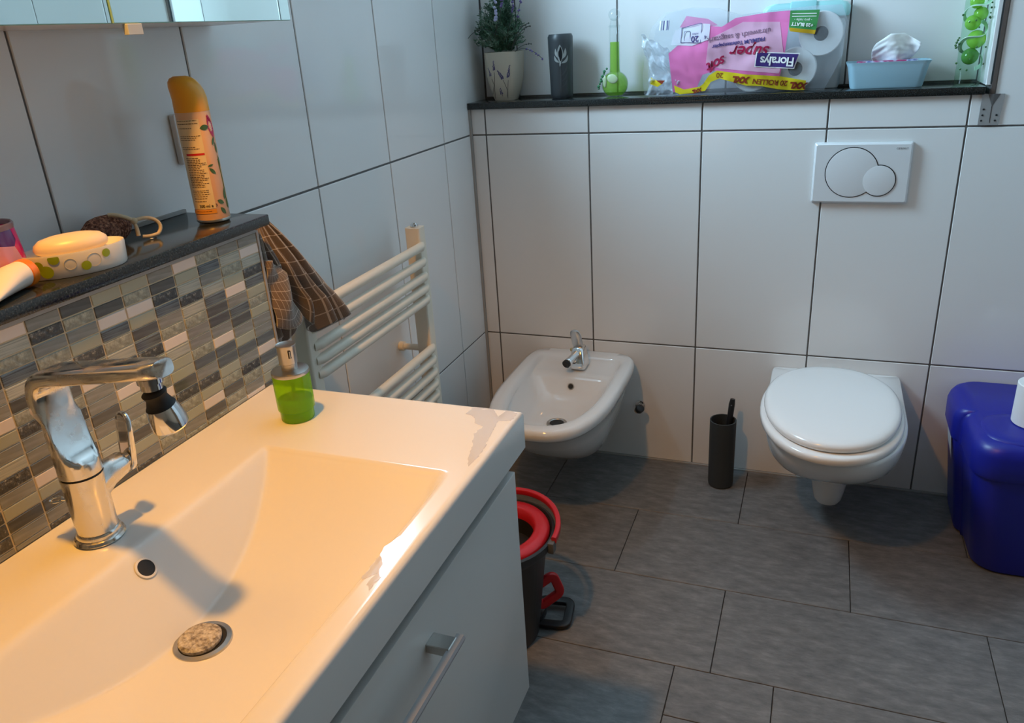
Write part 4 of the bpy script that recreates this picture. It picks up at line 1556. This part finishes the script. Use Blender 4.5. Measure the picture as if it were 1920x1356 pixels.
for x, y, z, sx, sz in ((KX + .002, KY - .0365, LZ + .047, .0150, .0115), (KX - .020, KY - .030, LZ + .040, .0055, .0150)):
    bm = bmesh.new()
    bmesh.ops.create_uvsphere(bm, u_segments=20, v_segments=12, radius=1, matrix=Matrix.Translation((x, y, z)) @ Matrix.Rotation(.35 if sx > .01 else 0, 4, 'Y') @ Matrix.Diagonal((sx, .003, sz, 1)))
    from_bm('hanging_charm', bm, PEB, t, True)
for i in range(9):
    bm = bmesh.new()
    k = i / 8
    bmesh.ops.create_icosphere(bm, subdivisions=2, radius=(.0042 if i % 2 else .0030), matrix=Matrix.Translation((KX - .017 - .024 * k ** .7, KY - .020 - .006 * math.sin(i * 2.1), LZ + .072 - .050 * k)))
    from_bm('glass_bead', bm, mat('bead_green', (.05, .22, .10), .1), t, True)

# turquoise wipes tub behind the pack
t = thing('wipes_tub', 'pale turquoise plastic tub standing behind the toilet-paper pack', 'tub', (.88, .115, LZ))
TQ = mat('pale_turquoise_plastic', (.42, .76, .76), .35)
rings = [[Vector((.881 + a, .110 + b, LZ + z)) for a, b in rrect(h_, .0170, .012)] for h_, z in ((.088, .0003), (.092, .01), (.094, .150), (.090, .160))]
loft('tub_body', rings, mat('white_tub_plastic', (.70, .74, .75), .35), t, auto=50)
rings = [[Vector((.881 + a, .1100 + b, LZ + z)) for a, b in rrect(h_, .0185, .014)] for h_, z in ((.099, .166), (.102, .172), (.102, .188), (.094, .197), (.078, .202))]
loft('lid', rings, TQ, t, auto=50)
box('lid_clip', (.845, .0875, LZ + .178), (.905, .0920, LZ + .205), mat('turquoise_clip', (.36, .70, .72), .3), t, .002, 2)

# tray of wet wipes
t = thing('wipes_tray', 'light blue plastic tray with a tissue sticking out on the ledge', 'tray', (1.075, .07, LZ))
BT = mat('light_blue_plastic', (.42, .66, .78), .35)
rings = []
for h_, d_, z in ((.078, .034, .0003), (.080, .036, .004), (.088, .044, .050), (.0915, .047, .0575), (.0925, .048, .060), (.089, .045, .060), (.084, .042, .055), (.077, .035, .012)):
    rings.append([Vector((1.076 + a, .062 + b, LZ + z)) for a, b in rrect(h_, d_, .016)])
loft('tray', rings, BT, t, auto=50)
rings = [[Vector((1.074 + a, .064 + b, LZ + z)) for a, b in rrect(h_, d_, .012)] for h_, d_, z in ((.066, .028, .013), (.070, .032, .052), (.066, .028, .062))]
tag(loft('wipes_packet', rings, mat('wipes_packet_print', (.16, .20, .42), .3), auto=50), 'dark blue packet of wipes lying in the light blue tray', 'packet')
noise_col(MATS['wipes_packet_print'], 45, [(.42, (.12, .16, .40)), (.5, (.55, .58, .75)), (.58, (.40, .05, .16))], 1)


def tissue(u, v):
    z = LZ + .060 + .060 * v
    half = .040 + .022 * math.sin(v * PI * .55) - .014 * v
    x = 1.082 + (u - .5) * 2 * half + .012 * v
    z -= .022 * max(0, (u - .62)) / .38 * v + .020 * max(0, .3 - u) / .3 * v
    y = .060 - .012 * math.sin(v * 2.4) + .010 * math.sin(u * 7 + v * 3) + .004 * noise.noise(Vector((u * 6, v * 6, 3)))
    return (x, y, z)


tag(grid('tissue', tissue, 30, 24, PAPER, None, solid=.0012), 'crumpled white tissue pulled up out of the light blue tray', 'tissue')

# green glass ball ornament
t = thing('glass_ball_ornament', 'tall clear vase of green glass balls wound with pale ribbon', 'ornament', (1.253, .06, LZ))
OX, OY = 1.2500, .060
PGL = film('pale_green_glass', (.80, .93, .84), gloss_rough=.04, fres=1.35)
lathe('glass_cylinder', [(.0265, .0004), (.0275, .004), (.0262, .012), (.0275, .016), (.0262, .024), (.0272, .028), (.0262, .036), (.0262, .23), (.0266, .232)], (OX, OY, LZ), PGL, t, 40, True, False)
BALLM = [film('ball_green_a', (.66, .90, .30), fres=1.5, diffuse=(.40, .72, .12), dmix=.6), film('ball_green_b', (.50, .74, .26), fres=1.5, diffuse=(.14, .36, .09), dmix=.6)]
for x, y, z, r, k in ((-.002, -.006, .062, .0180, 1), (.006, -.004, .098, .0200, 0), (-.006, -.005, .134, .0165, 0), (.008, -.003, .152, .0150, 0), (-.003, -.005, .178, .0150, 0), (.006, -.002, .204, .0160, 0)):
    bm = bmesh.new()
    bmesh.ops.create_uvsphere(bm, u_segments=28, v_segments=18, radius=r, matrix=Matrix.Translation((OX + x, OY + y, LZ + z)))
    from_bm('glass_ball', bm, BALLM[k], t, True)
hp = []
for i in range(90):
    k = i / 89
    a = -1.2 + k * 2 * PI * 2.6
    hp.append((OX + .0245 * math.cos(a), OY + .0245 * math.sin(a), LZ + .040 + .175 * k + .006 * math.sin(a * 2)))
tube('ribbon', hp, 1.0, mat('pale_green_ribbon', (.60, .82, .68), .4), t, prof=[(.0042, -.0006), (.0042, .0006), (-.0042, .0006), (-.0042, -.0006)], upv=(0, 0, 1))
for i in range(26):
    a = rg.uniform(PI * .9, PI * 2.1)
    bm = bmesh.new()
    bmesh.ops.create_icosphere(bm, subdivisions=2, radius=rg.uniform(.0016, .0028), matrix=Matrix.Translation((OX + .0285 * math.cos(a), OY + .0285 * math.sin(a), LZ + rg.choice([rg.uniform(.03, .06), rg.uniform(.08, .23)]))))
    from_bm('small_bead', bm, mat('bead_dark_green', (.06, .16, .05), .12), t, True)
for i, (x, z) in enumerate(((-.031, .098), (-.033, .093), (-.0345, .087), (-.033, .082))):
    bm = bmesh.new()
    bmesh.ops.create_icosphere(bm, subdivisions=2, radius=.0028, matrix=Matrix.Translation((OX + x, OY - .004, LZ + z)))
    from_bm('small_bead', bm, mat('bead_dark_green', (.06, .16, .05), .12), t, True)

# toilet-paper pack ---------------------------------------------------------
g_ = 'rolls inside the opened pack'
paper_roll('upper toilet roll showing its core in the pack, beside the green label', (.921, .028, 1.2035), .0505, .058, (0, 1, 0), .0165, g_)
paper_roll('lower toilet roll showing its core in the pack, under the purple logo', (.8685, .026, 1.1262), .0490, .058, (0, 1, 0), .0165, g_)
paper_roll('toilet roll half hidden behind the pink film of the pack', (.7655, .028, 1.1240), .0485, .058, (0, 1, 0), .0165, g_)
t = thing('toilet_paper_pack', 'crumpled toilet-paper pack in pink and clear film on the ledge', 'toilet paper pack', (.74, .05, LZ))


def fy(x, z):
    c = noise.noise(Vector((x * 16, z * 20, 2.0))) * .007 + noise.noise(Vector((x * 42, z * 50 + x * 20, 5.0))) * .0035
    edge = .016 * max(0, (abs(z - 1.165) / .10)) ** 3
    return .012 + c + edge


OUT = [(.497, 1.0745), (.493, 1.125), (.503, 1.190), (.515, 1.240), (.546, 1.273), (.610, 1.280), (.671, 1.276), (.729, 1.256), (.809, 1.262), (.900, 1.266), (.963, 1.265), (.980, 1.225), (.974, 1.157), (.955, 1.11), (.938, 1.0745), (.82, 1.0745), (.62, 1.0745)]
CLEAR = film('clear_plastic_film', (.93, .95, .97), gloss_rough=.12, fres=1.6, diffuse=(.74, .80, .86), dmix=.17)
poly('clear_film', OUT, fy, CLEAR, t, .010)
poly('clear_film_back', OUT, lambda x, z: .0905 - .3 * fy(x, z), CLEAR, t, .02)
# crumpled open end of the bag
CR2 = film('crumpled_film', (.90, .93, .96), gloss_rough=.10, fres=1.9, diffuse=(.80, .87, .96), dmix=.40)


def crumple(u, v):
    x = .499 + .085 * u + .012 * math.sin(v * 5)
    z = 1.0765 + .150 * v - .05 * u * v
    return (x, .040 + .030 * noise.noise(Vector((u * 4, v * 6, 7))) + .012 * noise.noise(Vector((u * 12, v * 14, 3))) - .012, z + .006 * noise.noise(Vector((u * 7, v * 7, 1))) if v > .05 else z)


grid('crumpled_end', crumple, 30, 40, CR2, t)
PINK = film('pink_film', (.95, .45, .66), gloss_rough=.16, fres=1.4, diffuse=(.86, .20, .47), dmix=.82)
off = lambda d: (lambda x, z: fy(x, z) - d)
poly('pink_panel', [(.561, 1.177), (.572, 1.083), (.60, 1.0765), (.626, 1.0765), (.647, 1.122), (.676, 1.131), (.755, 1.118), (.834, 1.111), (.842, 1.163), (.850, 1.259), (.80, 1.258), (.722, 1.250), (.690, 1.232), (.655, 1.236), (.62, 1.224)], off(.0012), PINK, t, .008)
PINK2 = film('pale_pink_film', (.96, .80, .88), gloss_rough=.15, fres=1.4, diffuse=(.86, .52, .68), dmix=.72)
poly('pale_pink_panel', [(.655, 1.150), (.690, 1.135), (.832, 1.118), (.840, 1.16), (.826, 1.235), (.74, 1.240), (.66, 1.205)], off(.0020), PINK2, t, .008)
poly('pink_panel_back', [(.585, 1.236), (.60, 1.262), (.655, 1.252), (.680, 1.236), (.64, 1.232)], off(-.0060), PINK, t, .01)
YL = mat('yellow_print_film', (.85, .68, .03), .25)
poly('yellow_band', [(.575, 1.099), (.578, 1.082), (.590, 1.0762), (.625, 1.0785), (.654, 1.083), (.668, 1.104), (.690, 1.112), (.755, 1.092), (.79, 1.090), (.833, 1.080), (.870, 1.0765), (.893, 1.076), (.896, 1.099), (.831, 1.112), (.755, 1.119), (.683, 1.131), (.663, 1.120), (.649, 1.100), (.64, 1.0935), (.60, 1.088)], off(.0030), YL, t, .008)
PUR = mat('purple_print', (.055, .03, .17), .3)
WPR = mat('white_print', (.9, .88, .86), .4)
poly('logo_border', [(.776, 1.1705), (.8775, 1.1625), (.8665, 1.1275), (.773, 1.1360)], off(.0032), WPR, t, .01)
poly('logo_panel', [(.7785, 1.1685), (.8745, 1.1605), (.8645, 1.1298), (.7755, 1.1380)], off(.0040), PUR, t, .01)
GRN = mat('green_label_print', (.055, .26, .075), .3)
poly('green_label', [(.848, 1.2585), (.9145, 1.2565), (.909, 1.212), (.848, 1.221)], off(.0034), GRN, t, .01)
poly('gold_strip', [(.848, 1.221), (.909, 1.212), (.907, 1.2035), (.851, 1.2125)], off(.0036), mat('gold_print', (.55, .33, .02), .3), t, .01)
WB = film('white_panel_film', (.9, .92, .95), gloss_rough=.15, diffuse=(.78, .78, .86), dmix=.75)
poly('info_panel', [(.566, 1.196), (.575, 1.230), (.636, 1.243), (.662, 1.240), (.661, 1.205), (.62, 1.192)], off(.0026), WB, t, .01)


def flip(cx, cz, ang, d, arch=0.0):
    """lettering upside down on the film"""
    ca, sa = math.cos(PI + ang), math.sin(PI + ang)

    def f(x, y):
        X, Z = cx + x * ca - y * sa, cz + x * sa + y * ca + arch * x * x
        return (X, fy(X, Z) - d, Z)
    return f


MGT = mat('crimson_print', (.42, .01, .07), .4)
NAVY = mat('navy_print', (.05, .04, .18), .4)
GRP = mat('mauve_print', (.24, .13, .20), .5)
BRW = mat('brown_red_print', (.34, .05, .02), .5)
text('lettering', 'Floralys', .0285, flip(.8255, 1.1475, -.085, .0050), WPR, t, .92, 0, .0006)
text('lettering', 'super', .040, flip(.762, 1.172, -.06, .0036), MGT, t, 1.0, .35, .0006)
text('lettering', 'soft', .034, flip(.682, 1.148, .40, .0036), MGT, t, .9, .35, .0006)
text('lettering', 'PREMIUM Toilettenpapier', .0122, flip(.732, 1.1935, .10, .0036), NAVY, t, .97, 0, .0003)
text('lettering', 'ultraweich & saugstark', .0175, flip(.732, 1.2105, .10, .0036), GRP, t, .95, 0, .0001)
text('lettering', '+20 BLATT', .0105, flip(.8775, 1.2265, -.12, .0048), WPR, t, 1, 0, .0003)
text('lettering', '- pro rolle -', .0085, flip(.8785, 1.2365, -.08, .0048), WPR, t)
for k_ in range(2):
    poly('white_line', [(.853, 1.2445 + .006 * k_), (.908, 1.242 + .006 * k_), (.908, 1.2435 + .006 * k_), (.853, 1.246 + .006 * k_)], off(.0046), WPR, t, .02)
text('lettering', 'XXL', .0205, flip(.8795, 1.0885, -.08, .0040), BRW, t, .95, .25, .0012)
text('lettering', '20 ROLLEN', .0175, flip(.812, 1.0985, -.10, .0040), BRW, t, .95, .1, .0004)
text('lettering', 'XXL', .0205, flip(.742, 1.1075, -.10, .0040), BRW, t, .95, .25, .0012)
text('lettering', '20', .0175, flip(.690, 1.120, -.05, .0040), BRW, t)
text('lettering', 'XXL', .0120, flip(.634, 1.0845, .25, .0040), BRW, t, .95, .2, .0008)
text('lettering', '20', .0190, flip(.6255, 1.2085, .03, .0036), NAVY, t, 1, 0, .0004)
text('lettering', 'rollen', .0065, flip(.6265, 1.2195, .03, .0036), NAVY, t)
text('lettering', '4', .0130, flip(.652, 1.2115, .03, .0036), NAVY, t)
for pts in ([(.5905, 1.2005), (.592, 1.2345)], [(.592, 1.2345), (.640, 1.2435)], [(.5905, 1.2005), (.640, 1.1985)], [(.640, 1.1985), (.641, 1.2435)]):
    tube('panel_line', [(x, fy(x, z) - .0036, z) for x, z in pts], .0007, NAVY, t, 5)
tube('roll_icon', [(.606 + .0075 * a, fy(.606, 1.215) - .0038, 1.215 + .0115 * b) for a, b in rrect(1, 1, .4, 4)], .0006, NAVY, t, 5, True)
for k_ in range(6):
    x = .536 + .0045 * k_
    poly('barcode_bar', [(x, 1.232), (x + (.0012 if k_ % 2 else .0026), 1.2325), (x + .0004 + (.0012 if k_ % 2 else .0026), 1.2545), (x + .0004, 1.254)], off(.0015), NAVY if k_ % 3 else WPR, t, .02)
poly('corner_print', [(.513, 1.105), (.533, 1.097), (.545, 1.104), (.552, 1.112), (.530, 1.113), (.516, 1.121)], off(.001), YL, t, .01)
poly('corner_print', [(.530, 1.113), (.552, 1.112), (.544, 1.103)], off(.0016), BRW, t, .01)
